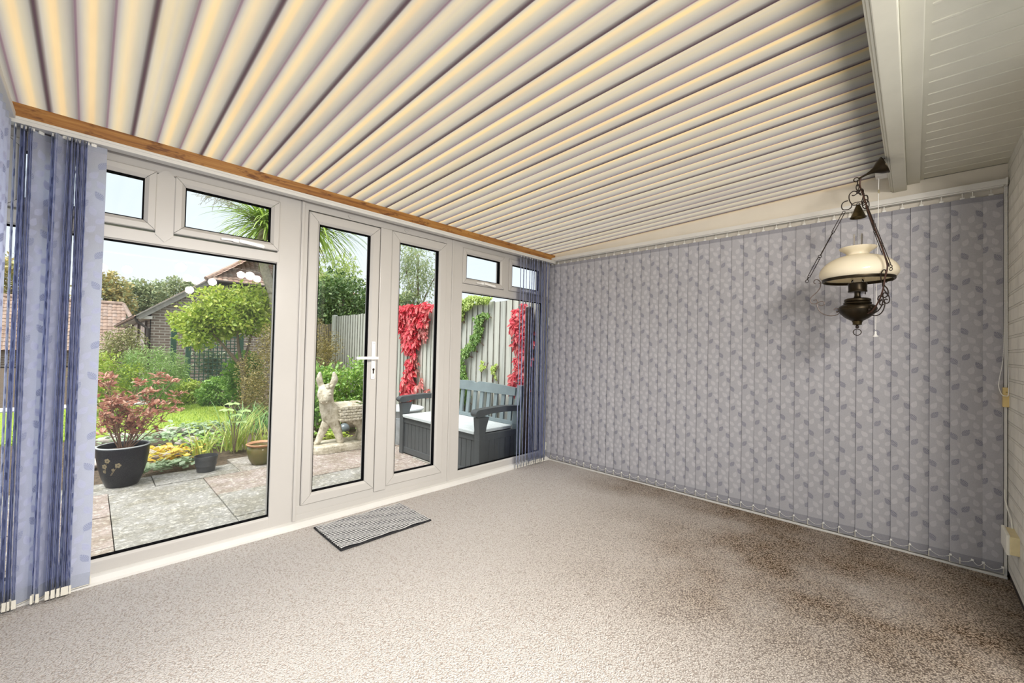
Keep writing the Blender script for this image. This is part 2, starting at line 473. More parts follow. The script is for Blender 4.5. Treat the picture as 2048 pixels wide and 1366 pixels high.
SLOPE = .044
def roof_z(y): return 2.163+SLOPE*(-y)
def build_roof():
    prof = [(-.5, .017), (-.42, .0165), (-.32, .0145), (-.2, .0105), (-.1, .005), (-.055, .001), (-.035, 0), (.035, 0), (.055, .001), (.1, .005), (.2, .0105), (.32, .0145), (.42, .0165)]
    xs, zs = [], []
    k0 = int((XL-.15+3.627)/PITCH_R)-1
    for k in range(k0, 60):
        xc = -3.627+k*PITCH_R
        for u, z in prof:
            x = xc+u*PITCH_R
            if XL-.15 <= x <= .04: xs.append(x); zs.append(z)
    ys = [.06, -.6, -1.3, -2.0, -2.74]
    V, F = [], []
    for y in ys:
        for x, z in zip(xs, zs): V.append((x, y, roof_z(y)+z))
    n = len(xs)
    for j in range(len(ys)-1):
        for i in range(n-1): F.append((j*n+i, j*n+i+1, (j+1)*n+i+1, (j+1)*n+i))
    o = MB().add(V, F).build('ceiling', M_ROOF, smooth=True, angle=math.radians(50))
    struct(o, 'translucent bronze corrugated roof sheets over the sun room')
build_roof()

struct(MB().box((XL-.1, -.055, 2.098), (-.03, .03, 2.160), 0, .004).build('trim_1', M_TIMBER), 'orange stained timber wall plate under the corrugated roof')
# white board over the right-hand wall, its top edge follows the roof
def fascia():
    b = MB()
    def pr(x0, x1, z0, top, y0, y1):
        v = [(x0, y0, z0), (x0, y1, z0), (x0, y1, roof_z(y1)+top), (x0, y0, roof_z(y0)+top)]
        v += [(x1, p[1], p[2]) for p in v]
        b.add(v, [(0, 1, 2, 3), (7, 6, 5, 4), (0, 4, 5, 1), (1, 5, 6, 2), (2, 6, 7, 3), (3, 7, 4, 0)])
    pr(-.03, .0, 2.06, .02, .0, -2.72)
    pr(-.036, -.028, 2.13, -.004, -.06, -2.70)
    b.box((-.03, -3.16, 2.06), (0, -2.72, 2.22))
    return b.build('trim_2', M_CREAM)
struct(fascia(), 'cream fascia board between blind headrail and roof')
def beam():
    b = MB()
    b.box((XL-.1, -2.765, 2.172), (-.03, -2.706, 2.34), 0, .004)
    b.box((XL-.1, -2.706, 2.176), (-.03, -2.697, 2.33), 0, .003)
    b.box((XL-.1, -2.697, 2.181), (-.03, -2.690, 2.32), 0, .002)
    return b.build('trim_3', M_GREYW)
struct(beam(), 'grey white painted beam carrying the top of the roof')
struct(MB().box((XL-.1, -2.822, 2.203), (-.03, -2.765, 2.34), 0, .003).build('trim_4', M_GREYW), 'stepped white board beside the beam')

def soffit():
    b = MB(); pitch = .1; z = 2.222
    x = -.03
    while x > XL-.1:
        x0 = x-pitch
        b.box((x0+.006, YB, z), (x-.003, -2.835, z+.015))
        b.box((x0-.006, YB, z-.0035), (x0+.008, -2.835, z+.012), 0, .003)
        x = x0
    b.box((XL-.1, -2.838, z-.004), (-.03, -2.822, z+.02))
    b.box((XL-.1, YB-.2, z+.015), (0.05, -2.7, z+.16))
    return b.build('ceiling_board', M_GREYW)
struct(soffit(), 'white tongue and groove board ceiling beside the house wall')
# house eaves over the top of the roof sheets
struct(MB().box((XL-.4, YB-.5, 2.42), (.15, -2.58, 2.5)).build('eaves_exterior', M_DARKGAP))

M_BRICKW = brickmat('white_painted_brick', (.74, .72, .66), (.78, .76, .70), (.70, .68, .62), 'xz', .225, .075, .008, .9, .6, .4)
struct(MB().box((-1.15, YB-.12, .045), (.02, YB, 2.3)).box((XL-.1, YB-.12, 2.08), (-1.15, YB, 2.3)).build('wall_back', M_BRICKW), 'white painted brick house wall')  # unseen left stretch kept open to let fill light in
struct(MB().box((-1.15, YB-.1, -.01), (.02, YB-.006, .05)).build('baseboard_back', M_DARKGAP))
struct(MB().box((0, YB-.12, -.12), (.06, .06, 2.36)).build('wall_right', M_WHITE), 'white wall behind the long leaf patterned blind')
struct(MB().box((-.048, YB+.003, 0), (0, YB+.015, 2.1), 0, .002).build('trim_5', M_WHITE), 'white upright frame edge in the corner by the brick wall')
def cove():
    b = MB(); b.box((-.066, YB+.003, -.005), (0, -.05, .012), 0, .003); b.box((-.03, YB+.003, .01), (0, -.05, .03))
    return b.build('trim_6', M_WHITE)
struct(cove(), 'white strip along the floor under the long blind')
def sillstrip():
    b = MB()
    y = [(-.055, -.004), (-.052, .012), (-.03, .03), (0.0, .036), (0, -.004)]
    v = [(XL, a, z) for a, z in y]+[(0, a, z) for a, z in y]; n = len(y)
    b.add(v, [tuple(range(n)), tuple(range(2*n-1, n-1, -1))]+[(i, n+i, n+(i+1) % n, (i+1) % n) for i in range(n)])
    return b.build('trim_7', M_WHITE)
struct(sillstrip(), 'white sill strip along the carpet under the glazing')
# left side of the room is glazed too; only a sliver shows behind its blind
def wall_left():
    b = MB()
    b.box((XL-.08, YB, -.12), (XL, .06, .45)); b.box((XL-.08, YB, 2.0), (XL, .06, 2.36))
    for y in (YB, -1.65, -.1): b.box((XL-.08, y, .4), (XL, y+.1, 2.05))
    return b.build('wall_left', M_UPVC)
struct(wall_left(), 'white framed side wall behind the left-hand blind')
w3 = struct(thing('window_3', (XL-.04, -1.6, 0), None, None))
MB().add([(XL-.04, YB, .45), (XL-.04, 0, .45), (XL-.04, 0, 2), (XL-.04, YB, 2)], [(0, 1, 2, 3)]).build('pane', M_GLASS, w3)

# ------------------------------------------------------------------ glazing
def mitred(b, x0, x1, z0, z1, w, y0, y1, mi=0, gap=.0012, ch=.016):
    """Four mitred bars; w wide seen from the room, bevelled towards the glass."""
    prof = [(0, y1), (0, y0+.004), (.004, y0), (w-ch, y0), (w, y0+ch*.8), (w, y1)]
    n = len(prof)
    def ring(d): return [(x0+d, z0+d), (x1-d, z0+d), (x1-d, z1-d), (x0+d, z1-d)]
    for s in range(4):
        vs = []
        for end in (0, 1):
            for d, y in prof:
                c = ring(d); p = Vector(c[s]); q = Vector(c[(s+1) % 4]); t = (q-p).normalized()*gap
                a = (p+t) if end == 0 else (q-t)
                vs.append((a.x, y, a.y))
        fs = [(i, i+1, n+i+1, n+i) for i in range(n-1)]+[tuple(range(n)), tuple(range(2*n-1, n-1, -1))]
        b.add(vs, fs, mi)
def gasket(b, x0, x1, z0, z1, w=.007, y0=.006, y1=.05):
    y1 = .035; w = .0065
    b.box((x0, y0, z0), (x0+w, y1, z1)); b.box((x1-w, y0, z0), (x1, y1, z1))
    b.box((x0, y0, z0), (x1, y1, z0+w)); b.box((x0, y0, z1-w), (x1, y1, z1))
def pane(parent, x0, x1, z0, z1, y=.03):
    MB().add([(x0, y, z0), (x1, y, z0), (x1, y, z1), (x0, y, z1)], [(0, 1, 2, 3)]).build('pane', M_GLASS, parent)
def sash(parent, gx0, gx1, gz0, gz1, w, yf=-.012, name='sash'):
    """Opening light: white frame + gasket + pane as parts under one structure."""
    b = MB(); mitred(b, gx0-w, gx1+w, gz0-w, gz1+w, w, yf, .055)
    o = b.build(name, M_UPVC, parent)
    g = MB(); gasket(g, gx0-.001, gx1+.001, gz0-.001, gz1+.001, .007, yf+.016, .05); g.build('gasket', M_GASKET, o)
    pane(o, gx0, gx1, gz0, gz1)
    return o
def bars(parent, boxes, name='window_frame'):
    b = MB()
    for i, (a, c) in enumerate(boxes): b.box((a[0], a[1]-.0006*i, a[2]), (c[0], c[1]+.0006*i, c[2]), 0, .003)
    return b.build(name, M_UPVC, parent)

ZT = 2.066
w1 = struct(thing('window_1', (-3.21, 0, 0), None, None), 'large fixed window with two small top lights left of the doors')
bars(w1, [((-3.87, 0, 2.023), (-2.556, .07, ZT+.04)), ((-3.87, 0, .034), (-2.556, .07, .078)),
          ((-3.87, 0, .07), (-3.76, .07, 2.03)), ((-2.684, 0, .034), (-2.556, .07, 2.07)),
          ((-3.80, .0, 1.652), (-2.67, .07, 1.712))])
hx = MB(); z0, z1 = 1.668, 2.05          # hexagonal-ended mullion between the top lights
pts = [(-3.2175, z0), (-3.181, z0+.036), (-3.181, z1-.036), (-3.2175, z1), (-3.254, z1-.036), (-3.254, z0+.036)]
hx.add([(x, -.007, z) for x, z in pts]+[(x, .06, z) for x, z in pts], [tuple(range(6)), tuple(range(11, 5, -1))]+[(i, 6+i, 6+(i+1) % 6, (i+1) % 6) for i in range(6)])
hx.build('mullion', M_UPVC, w1)
b = MB(); mitred(b, -3.79, -2.651, .07, 1.677, .030, -.001, .05, ch=.012); fo = b.build('glazing_bead', M_UPVC, w1)
g = MB(); gasket(g, -3.762, -2.679, .1, 1.647, .009, .012, .05); g.build('gasket', M_GASKET, fo); pane(fo, -3.76, -2.68, .1, 1.646)
sash(w1, -3.70, -3.30, 1.767, 1.98, .046)
sash(w1, -3.136, -2.724, 1.767, 1.98, .046)
def window_handle(parent, x, z):
    b = MB(); b.box((x-.035, -.03, z-.011), (x+.03, -.012, z+.011), 0, .006)
    b.bar((x-.005, -.036, z), (x+.115, -.044, z-.012), .012, .018); b.ball((x+.113, -.044, z-.012), .0105, 0, 2)
    b.bar((x-.09, -.026, z-.003), (x-.02, -.03, z), .008, .010)
    o = b.build('window_handle', M_PLASTIC, parent)
    k = MB(); k.lathe([(.0075, 0), (.0075, .004)], 14, (x, -.03, z), (0, -1, 0)); k.build('lock_button', M_CHROME, o)
window_handle(w1, -2.885, 1.737)

d1 = struct(thing('door_1', (-2.26, 0, 0), None, None), 'left French door leaf with white lever handle')
bars(d1, [((-2.556, 0, .034), (-2.508, .07, 2.07)), ((-2.55, 0, 2.022), (-1.345, .07, ZT+.04)), ((-2.55, 0, .034), (-1.345, .07, .125)),
          ((-2.55, -.004, .034), (-1.345, .01, .072)), ((-1.411, 0, .034), (-1.345, .07, 2.07))], 'door_frame')
MB().box((-2.552, -.012, .036), (-2.534, .01, 2.066), 0, .004).build('coupling_strip', M_UPVC, d1)
sash(d1, -2.438, -2.081, .193, 1.945, .068, name='door_leaf')
MB().box((-2.010, -.016, .10), (-1.920, .06, 2.018), 0, .004).build('centre_post', M_UPVC, d1)
def door_handle(parent):
    b = MB(); b.box((-2.060, -.024, .915), (-2.032, -.012, 1.185), 0, .006)
    b.lathe([(.013, 0), (.013, .006), (.009, .008), (.009, .05)], 16, (-2.045, -.024, 1.068), (0, -1, 0))
    b.box((-2.195, -.080, 1.058), (-2.034, -.064, 1.078), 0, .007)
    o = b.build('door_handle', M_PLASTIC, parent)
    k = MB(); k.lathe([(.0085, 0), (.0085, .0015)], 16, (-2.045, -.024, .985), (0, -1, 0)); k.box((-2.050, -.0255, .955), (-2.040, -.024, .985)); k.build('keyhole', M_DARKGAP, o)
    s = MB()
    for z in (.930, 1.170): s.lathe([(.003, 0), (.003, .001)], 10, (-2.046, -.0245, z), (0, -1, 0))
    s.build('screw', M_CHROME, o)
door_handle(d1)
d2 = struct(thing('door_2', (-1.66, 0, 0), None, None), 'right French door leaf')
sash(d2, -1.844, -1.486, .193, 1.945, .072, name='door_leaf')
MB().box((-1.355, -.012, .036), (-1.337, .01, 2.066), 0, .004).build('coupling_strip', M_UPVC, d2)

w2 = struct(thing('window_2', (-.67, 0, 0), None, None), 'fixed window with two top lights right of the doors')
bars(w2, [((-1.345, 0, 2.023), (0, .07, ZT+.04)), ((-1.345, 0, .034), (0, .07, .072)), ((-1.345, 0, .034), (-1.236, .07, 2.07)),
          ((-.158, 0, .034), (0, .07, 2.07)), ((-1.24, 0, 1.648), (-.15, .07, 1.712)), ((-.738, 0, 1.70), (-.672, .07, 2.03))])
b = MB(); mitred(b, -1.263, -.125, .068, 1.672, .030, -.001, .05, ch=.012); fo = b.build('glazing_bead', M_UPVC, w2)
g = MB(); gasket(g, -1.234, -.154, .097, 1.643, .009, .012, .05); g.build('gasket', M_GASKET, fo); pane(fo, -1.233, -.155, .098, 1.642)
sash(w2, -1.191, -.787, 1.762, 1.973, .048); sash(w2, -.622, -.218, 1.762, 1.973, .048)
window_handle(w2, -1.005, 1.735); window_handle(w2, -.42, 1.735)
for x in (-2.23, -1.79):
    b = MB(); v = []
    for k in range(9):
        a = PI+PI*k/8; v.append((x+.024*math.cos(a), .022*math.sin(a)+2.052))
    n = len(v); b.add([(p, -.006, q) for p, q in v]+[(p, .0, q) for p, q in v], [tuple(range(n)), tuple(range(2*n-1, n-1, -1))]+[(i, n+i, n+(i+1) % n, (i+1) % n) for i in range(n)])
    for dx in (-.012, 0, .012): b.lathe([(.003, 0), (.003, .002)], 8, (x+dx, -.006, 2.044), (0, -1, 0), 1)
    struct(b.build('trim_bracket', [M_UPVC, M_CHROME]), 'small half-round blind bracket over the doors')
# ------------------------------------------------------------------ vertical blinds
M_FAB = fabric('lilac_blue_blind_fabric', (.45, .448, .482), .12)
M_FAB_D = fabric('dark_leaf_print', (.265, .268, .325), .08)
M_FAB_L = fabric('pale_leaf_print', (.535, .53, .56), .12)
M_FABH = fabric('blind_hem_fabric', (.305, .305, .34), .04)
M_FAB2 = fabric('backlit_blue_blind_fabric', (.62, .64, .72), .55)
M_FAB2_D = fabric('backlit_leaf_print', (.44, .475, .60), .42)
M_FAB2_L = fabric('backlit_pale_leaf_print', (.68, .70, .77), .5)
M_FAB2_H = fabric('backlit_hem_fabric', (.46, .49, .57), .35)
M_CLIP = plain('clear_white_clip', (.80, .80, .76), .35)
FABS = [M_FAB, M_FAB_D, M_FAB_L, M_FABH]; FABS2 = [M_FAB2, M_FAB2_D, M_FAB2_L, M_FAB2_H]

# one repeat of the print: (u across 0..1, v up 0..1, angle, length, dark?)
PRINT = [(.76, .98, -.62, .047, 1), (.23, .87, .62, .047, 1), (.12, .56, -.60, .044, 1), (.86, .32, .55, .047, 1),
         (.30, .97, 1.05, .044, 0), (.55, .80, -.35, .046, 0), (.85, .70, .9, .042, 0), (.22, .70, -.8, .040, 0), (.52, .60, .75, .046, 0), (.80, .50, -.4, .044, 0), (.30, .43, .5, .046, 0),
         (.14, .26, -.9, .040, 0), (.55, .20, .7, .046, 0), (.80, .10, -.55, .044, 0), (.34, .08, .4, .042, 0)]
REP = .42
def slat_mesh(name, w, z0, z1, c, phase, mats, hem=.055):
    """Curved fabric vane with its printed leaves; local x across, y front to back, z up."""
    b = MB(); n = 8
    def cy(x): return c*(1-(2*x/w)**2)
    def grid(za, zb, mi):
        xs = [-w/2+w*i/n for i in range(n+1)]
        b.add([(x, cy(x), z) for z in (za, zb) for x in xs], [(i, i+1, n+2+i, n+1+i) for i in range(n)], mi)
    grid(z0+hem, z1-.028, 0); grid(z0, z0+hem, 3); grid(z1-.028, z1, 3)
    off = .0005
    k = math.floor((z0+hem)/REP)-1
    while k*REP < z1:
        for u, v, a, ln, dk in PRINT:
            x0 = (u-.5)*w; zc = (k+v)*REP+phase
            if zc < z0+hem+.02 or zc > z1-.045: continue
            ca, sa = math.cos(a), math.sin(a)
            def P(t, s, sg):
                lx = (t-.5)*ln; lz = s
                x = x0+lx*math.sin(a)*1.0-lz*math.cos(a); z = zc+lx*math.cos(a)+lz*math.sin(a)
                x = max(-w/2, min(w/2, x)); return (x, cy(x)+sg*off, z)
            def hw(t): return .30*ln*math.sin(PI*min(1, max(0, t))**.8)
            for sg in (-1, 1):
                if dk:
                    m = 6
                    for side in (-1, 1):
                        for i in range(m):
                            t0 = i/m*.86; t1 = t0+.72*.86/m
                            b.add([P(t0, side*.0004, sg), P(t1, side*.0004, sg), P(t1+.14, side*hw(t1+.14), sg), P(t0+.14, side*hw(t0+.14), sg)], [(0, 1, 2, 3)], 1)
                    b.add([P(-.14, .0004, sg), P(.98, .0004, sg), P(.98, -.0004, sg), P(-.14, -.0004, sg)], [(0, 1, 2, 3)], 1)
                else:
                    ts = [i/7 for i in range(8)]
                    vs = [P(t, hw(t), sg) for t in ts]+[P(t, -hw(t), sg) for t in reversed(ts[1:-1])]
                    b.add(vs, [tuple(range(len(vs)))], 2)
        k += 1
    o = b.build(name, mats, None); me = o.data
    bpy.data.objects.remove(o); me.polygons.foreach_set('use_smooth', [True]*len(me.polygons)); return me

def small_mesh(fn, mats):
    b = MB(); fn(b); o = b.build('tmp', mats, None); me = o.data; bpy.data.objects.remove(o); return me
W = .089
ZB, ZTP = .022, 2.052
me_hang = small_mesh(lambda b: (b.box((-.009, -.002, ZTP-.004), (.009, .005, ZTP+.009), 0, .001), b.box((-.0015, -.001, ZTP+.008), (.0015, .001, ZTP+.038))), [M_CLIP])
M_IVORY = plain('ivory_weight_clip', (.66, .64, .56), .4)
me_wt = small_mesh(lambda b: (b.box((-W/2-.003, -.003, ZB-.002), (-W/2+.001, .004, ZB+.034)), b.box((W/2-.001, -.003, ZB-.002), (W/2+.003, .004, ZB+.034)), b.box((-W/2, -.0015, ZB-.003), (W/2, .0015, ZB))), [M_IVORY])
SL = [slat_mesh('slat_r%d' % i, W, ZB, ZTP, .006, REP*i/5, FABS) for i in range(5)]
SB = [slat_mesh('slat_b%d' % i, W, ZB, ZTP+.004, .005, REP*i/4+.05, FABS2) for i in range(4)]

def put(me, name, parent, loc=(0, 0, 0), rz=0, rx=0, ry=0):
    o = bpy.data.objects.new(name, me); COL.objects.link(o); o.parent = parent
    o.location = loc; o.rotation_euler = (rx, ry, rz); WORLD[o.name] = loc; return o
def slat(parent, me, x, y, rz, px, py, tilt=0.0):
    s = put(me, 'slat', parent, (x-px, y-py, 0), rz, tilt)
    put(me_hang, 'hanger', s); put(me_wt, 'bottom_weight', s); return s

# --- long blind on the right-hand wall
RB = thing('vertical_blind', (-.06, -1.58, 0), 'long closed lilac blue vertical blind with leaf print covering the right-hand wall', 'blind', 'leaf patterned vertical blinds')
b = MB(); b.box((-.092, -3.15, 2.092), (-.034, -.035, 2.124), 0, .003); b.box((-.080, -3.14, 2.086), (-.046, -.05, 2.093)); b.box((-.093, YB+.004, 2.088), (-.033, -3.146, 2.128), 0, .004)
b.build('headrail', M_WHITE, RB)
ys = [-.046-.0818*i for i in range(37)]+[-3.028, -3.064, -3.100]
ys = sorted(set(round(y, 4) for y in ys if y > -3.02))[::-1]+[-3.030, -3.098]
edge_y = []
for i, y in enumerate(ys):
    last = (i == len(ys)-1)
    a = math.radians(90+7.5+rng.normal()*1.8)
    if last: a = math.radians(92)
    if 9 <= i <= 10: a += math.radians(9*(1 if i == 9 else -.6))
    dx = .010 if last else 0
    slat(RB, SL[(i*2) % 5], -.062+dx, y, a, -.06, -1.58, tilt=0)
    edge_y.append(y-.042)
bc = MB()
for y0, y1 in zip(edge_y[:-1], edge_y[1:]):
    p = [(-.073, y0+(y1-y0)*t, .058-.020*math.sin(PI*t)) for t in [k/10 for k in range(11)]]
    bc.tube(p, .0011, 5)
    for t in range(1, 10): bc.ball(p[t], .0018, 0, 1)
    bc.box((-.077, y1-.004, .055), (-.068, y1+.006, .064), 0, .001)
bc.build('bottom_chain', M_PLASTIC, RB)
# looped bead chain in the corner by the brick wall
bc = MB()
loop = catmull([(-.055, -3.147, 2.09), (-.055, -3.147, 1.6), (-.06, -3.142, 1.2), (-.075, -3.126, 1.05), (-.08, -3.124, 1.01), (-.085, -3.134, .972), (-.09, -3.148, .965), (-.09, -3.156, .975), (-.08, -3.157, 1.05), (-.06, -3.156, 1.3), (-.055, -3.155, 2.09)], 26)
bc.tube(loop, .0009, 5)
acc = 0
for p, q in zip(loop[:-1], loop[1:]):
    bc.ball(q, .0021, 0, 1)
bc.build('bead_chain', M_PLASTIC, RB)

# --- blind on the glazed wall, its vanes drawn to both ends of one rail
FB = thing('vertical_blind', (-1.9, -.062, 0), 'split blue vertical blind above the French doors, slats bunched at both ends', 'blind', 'leaf patterned vertical blinds')
b = MB(); b.box((-3.80, -.088, 2.062), (-.06, -.036, 2.088), 0, .003)
b.box((-3.80, -.091, 2.078), (-.06, -.034, 2.090), 0, .002); b.build('headrail', M_WHITE, FB)
def sx(x): return -3.474+(x+3.474)*1.022
LX = [(-3.706, 92), (-3.698, 88), (-3.690, 94), (-3.682, 89), (-3.674, 91), (-3.664, 93), (-3.655, 89), (-3.634, 36), (-3.609, 86), (-3.602, 96), (-3.594, 90), (-3.582, 52), (-3.571, 90),
      (-3.563, 86), (-3.556, 92), (-3.549, 89), (-3.541, 94), (-3.534, 88), (-3.527, 92), (-3.519, 90), (-3.511, 87), (-3.503, 92), (-3.507, 86), (-3.515, 93)]
for i, (x, a) in enumerate(LX):
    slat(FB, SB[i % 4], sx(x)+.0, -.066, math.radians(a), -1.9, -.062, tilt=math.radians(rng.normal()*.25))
slat(FB, SB[1], -3.485, -.072, math.radians(4), -1.9, -.062)
RX = [(-.575, 41), (-.535, 39), (-.492, 42), (-.45, 40), (-.405, 37), (-.385, 43), (-.362, 40), (-.338, 38), (-.315, 41), (-.29, 44), (-.268, 40), (-.245, 38), (-.225, 42), (-.205, 47), (-.185, 44), (-.16, 46)]
for i, (x, a) in enumerate(RX):
    slat(FB, SB[(i+2) % 4], x, -.068, math.radians(a+rng.normal()*.8), -1.9, -.062, tilt=math.radians(rng.normal()*.2))

# --- closed blind on the left-hand wall; unseen rest left bare for fill light
LB = thing('vertical_blind', (-3.74, -1.6, 0), 'closed pale blue vertical blind at the very left edge of the photo', 'blind', 'leaf patterned vertical blinds')
MB().box((-3.775, -3.1, 2.062), (-3.715, -.13, 2.092), 0, .003).build('headrail', M_WHITE, LB)
for i in range(12):
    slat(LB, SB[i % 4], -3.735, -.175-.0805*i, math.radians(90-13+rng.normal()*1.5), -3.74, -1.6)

# ------------------------------------------------------------------ pendant oil lamp
M_BRASS = plain('aged_dark_brass', (.036, .026, .014), .36, metal=.8, var=.5, vscale=30, spec=.6)
M_BRASS2 = plain('worn_brass_bands', (.10, .075, .035), .3, metal=.9, var=.6, vscale=40)
M_IRON = plain('dark_bronze_wire', (.018, .010, .007), .5, metal=.3)
M_TIE = plain('tarnished_grey_wire', (.17, .14, .13), .45, metal=.6)
def opal():
    m, nt, out = newmat('cream_opal_glass')
    b = N(nt, 'ShaderNodeBsdfPrincipled'); b.inputs['Base Color'].default_value = (.93, .87, .72, 1); b.inputs['Roughness'].default_value = .12
    t = N(nt, 'ShaderNodeBsdfTranslucent'); t.inputs[0].default_value = (.95, .88, .70, 1)
    mx = N(nt, 'ShaderNodeMixShader'); mx.inputs[0].default_value = .35
    L(nt, b.outputs[0], mx.inputs[1]); L(nt, t.outputs[0], mx.inputs[2]); L(nt, mx.outputs[0], out.inputs[0]); return m
M_OPAL = opal()
LO = (-.62, -2.583, 1.913)
def lamp():
    P = thing('pendant_lamp', LO, 'antique brass hanging oil lamp with cream opal glass shade', 'lamp')
    def W_(x, y, z): return (LO[0]+x, LO[1]+y, LO[2]+z)
    # wall rose on the side of the beam
    a = Vector(W_(0, -.108, .240)); c = Vector(W_(0, 0, .195)); ax = (c-a)
    b = MB(); ln = ax.length
    b.lathe([(.046, 0), (.047, .004), (.043, .009), (.040, .016), (.033, .028), (.023, .040), (.015, .050), (.012, .058), (.009, .064), (.008, .070), (.0055, .080), (.0045, ln-.004)], 28, a, ax)
    b.torus(Vector(W_(0, .008, .192)), .011, .0028, (1, 0, 0)); o = b.build('ceiling_rose', M_BRASS, P, True, angle=.7)
    b = MB()
    for k, z in enumerate((.172, .150)):
        b.torus(W_(0, .004, z), .014, .0024, (1, 0, 0) if k % 2 else (.5, .8, 0), 18, 0, .6, 1) if False else b.tube([W_((.006*math.cos(t) if k % 2 == 0 else 0), .003+(.006*math.cos(t) if k % 2 else 0), z+.016*math.sin(t)) for t in [2*PI*i/16 for i in range(16)]], .0022, 6, 0, True)
    b.lathe([(.004, 0), (.006, .004), (.006, .016), (.003, .022)], 12, W_(0, .002, .115)); b.build('chain_link', M_IRON, P)
    dirs = [(0.0, 1.0), (math.cos(math.radians(218)), math.sin(math.radians(218))), (math.cos(math.radians(-36)), math.sin(math.radians(-36)))]
    KZ = .0027
    S = [(640, 550), (668, 556), (700, 540), (706, 525), (690, 510), (665, 503), (640, 508), (612, 532), (605, 560), (608, 595), (620, 630), (640, 662), (632, 700), (600, 718), (570, 718), (535, 712), (515, 690), (510, 662), (520, 632), (550, 612), (595, 608)]
    for dx, dy in dirs:
        b = MB(); pts = []
        for px, py in S:
            r = (716-1600-px/6.209)*-.00206 if False else (116-px/6.209)*.00206; z = (430-300-py/6.209)*KZ
            pts.append(W_(dx*r, dy*r, z))
        b.tube(catmull(pts, 4), .0028, 6); b.build('scroll_bracket', M_IRON, P)
    b = MB(); b.torus(W_(0, 0, .062), .026, .0022, (0, 0, 1)); b.torus(W_(0, .0, .056), .008, .0016, (1, 0, 0)); b.build('crown_ring', M_IRON, P)
    b = MB(); b.lathe([(.0, .052), (.009, .051), (.012, .044), (.017, .030), (.022, .016), (.027, .003), (.033, -.010), (.036, -.015), (.033, -.013), (.024, .004), (.015, .03), (.0, .045)], 28, W_(0, 0, 0)); b.build('smoke_bell', M_BRASS2, P, True, angle=.7)
    # suspension chains of long double wire links
    for q, (dx, dy) in enumerate(dirs):
        A = Vector(W_(dx*.056, dy*.056, .036)); B = Vector(W_(dx*.218, dy*.218, -.318)); d = B-A
        b = MB(); tang = Vector((-dy, dx, 0)); nl = 3
        for i in range(nl):
            p = A+d*(i/nl)+d.normalized()*.010; e = A+d*((i+1)/nl)-d.normalized()*.010
            w = tang if i % 2 else tang.cross(d.normalized())
            w = w.normalized()*.0055
            b.tube([p+w, e+w], .0019, 6); b.tube([p-w, e-w], .0019, 6)
            b.torus(p, .0062, .0016, w.cross(d), 12); b.torus(e, .0062, .0016, w.cross(d), 12)
            b.torus(e+d.normalized()*.010, .0078, .0018, w, 14)
        b.torus(Vector(W_(dx*.222, dy*.222, -.334)), .008, .0018, (-dy, dx, 0), 14)
        b.build('suspension_chain', M_IRON, P)
    # lower scroll arms that carry the gallery ring
    def arm_pts(lst):
        out = []
        for px, py in lst:
            r = (116-px/5.94)*.00206; z = (430-460-py/5.94)*.00268+.09*r; out.append((r, z))
        return out
    main = arm_pts([(165, 640), (145, 632), (140, 612), (155, 592), (185, 588), (215, 605), (230, 640), (222, 690), (190, 735), (150, 772), (112, 805), (95, 845), (108, 880), (150, 892), (185, 880), (190, 855), (170, 840), (135, 850)])
    low = arm_pts([(205, 900), (240, 912), (275, 900), (280, 880), (262, 860), (235, 860), (200, 875), (182, 895), (190, 930), (215, 975), (255, 1008), (310, 1028), (370, 1033), (430, 1022), (470, 1000)])
    hook = arm_pts([(405, 965), (410, 948), (440, 942), (470, 955)])
    for q, (dx, dy) in enumerate(dirs):
        b = MB()
        for lst in (main, low, hook):
            b.tube(catmull([W_(dx*r, dy*r, z) for r, z in lst], 4), .0027, 6)
        r, z = arm_pts([(445, 980)])[0]; b.ball(W_(dx*r, dy*r, z), .006, 0, 2)
        b.bar(W_(dx*.145, dy*.145, -.350), W_(dx*.168, dy*.168, -.352), .004, .004)
        b.build('scroll_arm', M_TIE if q == 0 else M_IRON, P)
    b = MB(); b.lathe([(.146, -.357), (.150, -.357), (.153, -.352), (.153, -.342), (.149, -.339), (.146, -.341), (.146, -.357)], 56, W_(0, 0, 0)); b.build('shade_ring', M_BRASS, P, True, angle=.6)
    b = MB(); b.lathe([(.078, -.176), (.080, -.179), (.074, -.186), (.060, -.196), (.050, -.204), (.047, -.211), (.050, -.217), (.064, -.221), (.088, -.228), (.112, -.239), (.135, -.255), (.153, -.275), (.164, -.297), (.167, -.314), (.164, -.328), (.156, -.339), (.149, -.344),
                       (.145, -.341), (.153, -.331), (.160, -.318), (.161, -.312), (.158, -.299), (.148, -.279), (.131, -.260), (.110, -.245), (.087, -.234), (.062, -.227), (.045, -.221), (.042, -.211), (.046, -.202), (.057, -.193), (.071, -.182), (.078, -.176)], 56, W_(0, 0, 0)); b.build('glass_shade', M_OPAL, P, True, angle=.9)
    b = MB(); b.lathe([(.021, -.105), (.021, -.23), (.024, -.30), (.030, -.33), (.026, -.362), (.024, -.362), (.028, -.33), (.022, -.30), (.0195, -.23), (.0195, -.105), (.021, -.105)], 24, W_(0, 0, 0)); b.build('glass_chimney', glassmat('chimney_glass', (.985, .985, .985), 1.3), P, True, angle=.6)
    b = MB(); b.lathe([(.0, -.366), (.038, -.366), (.041, -.369), (.040, -.376), (.039, -.405), (.041, -.409), (.040, -.415), (.0, -.415)], 28, W_(0, 0, 0))
    b.lathe([(.014, -.413), (.013, -.428), (.014, -.438), (.018, -.446), (.026, -.452), (.0, -.453)], 24, W_(0, 0, 0))
    o = b.build('burner', M_BRASS, P, True, angle=.6)
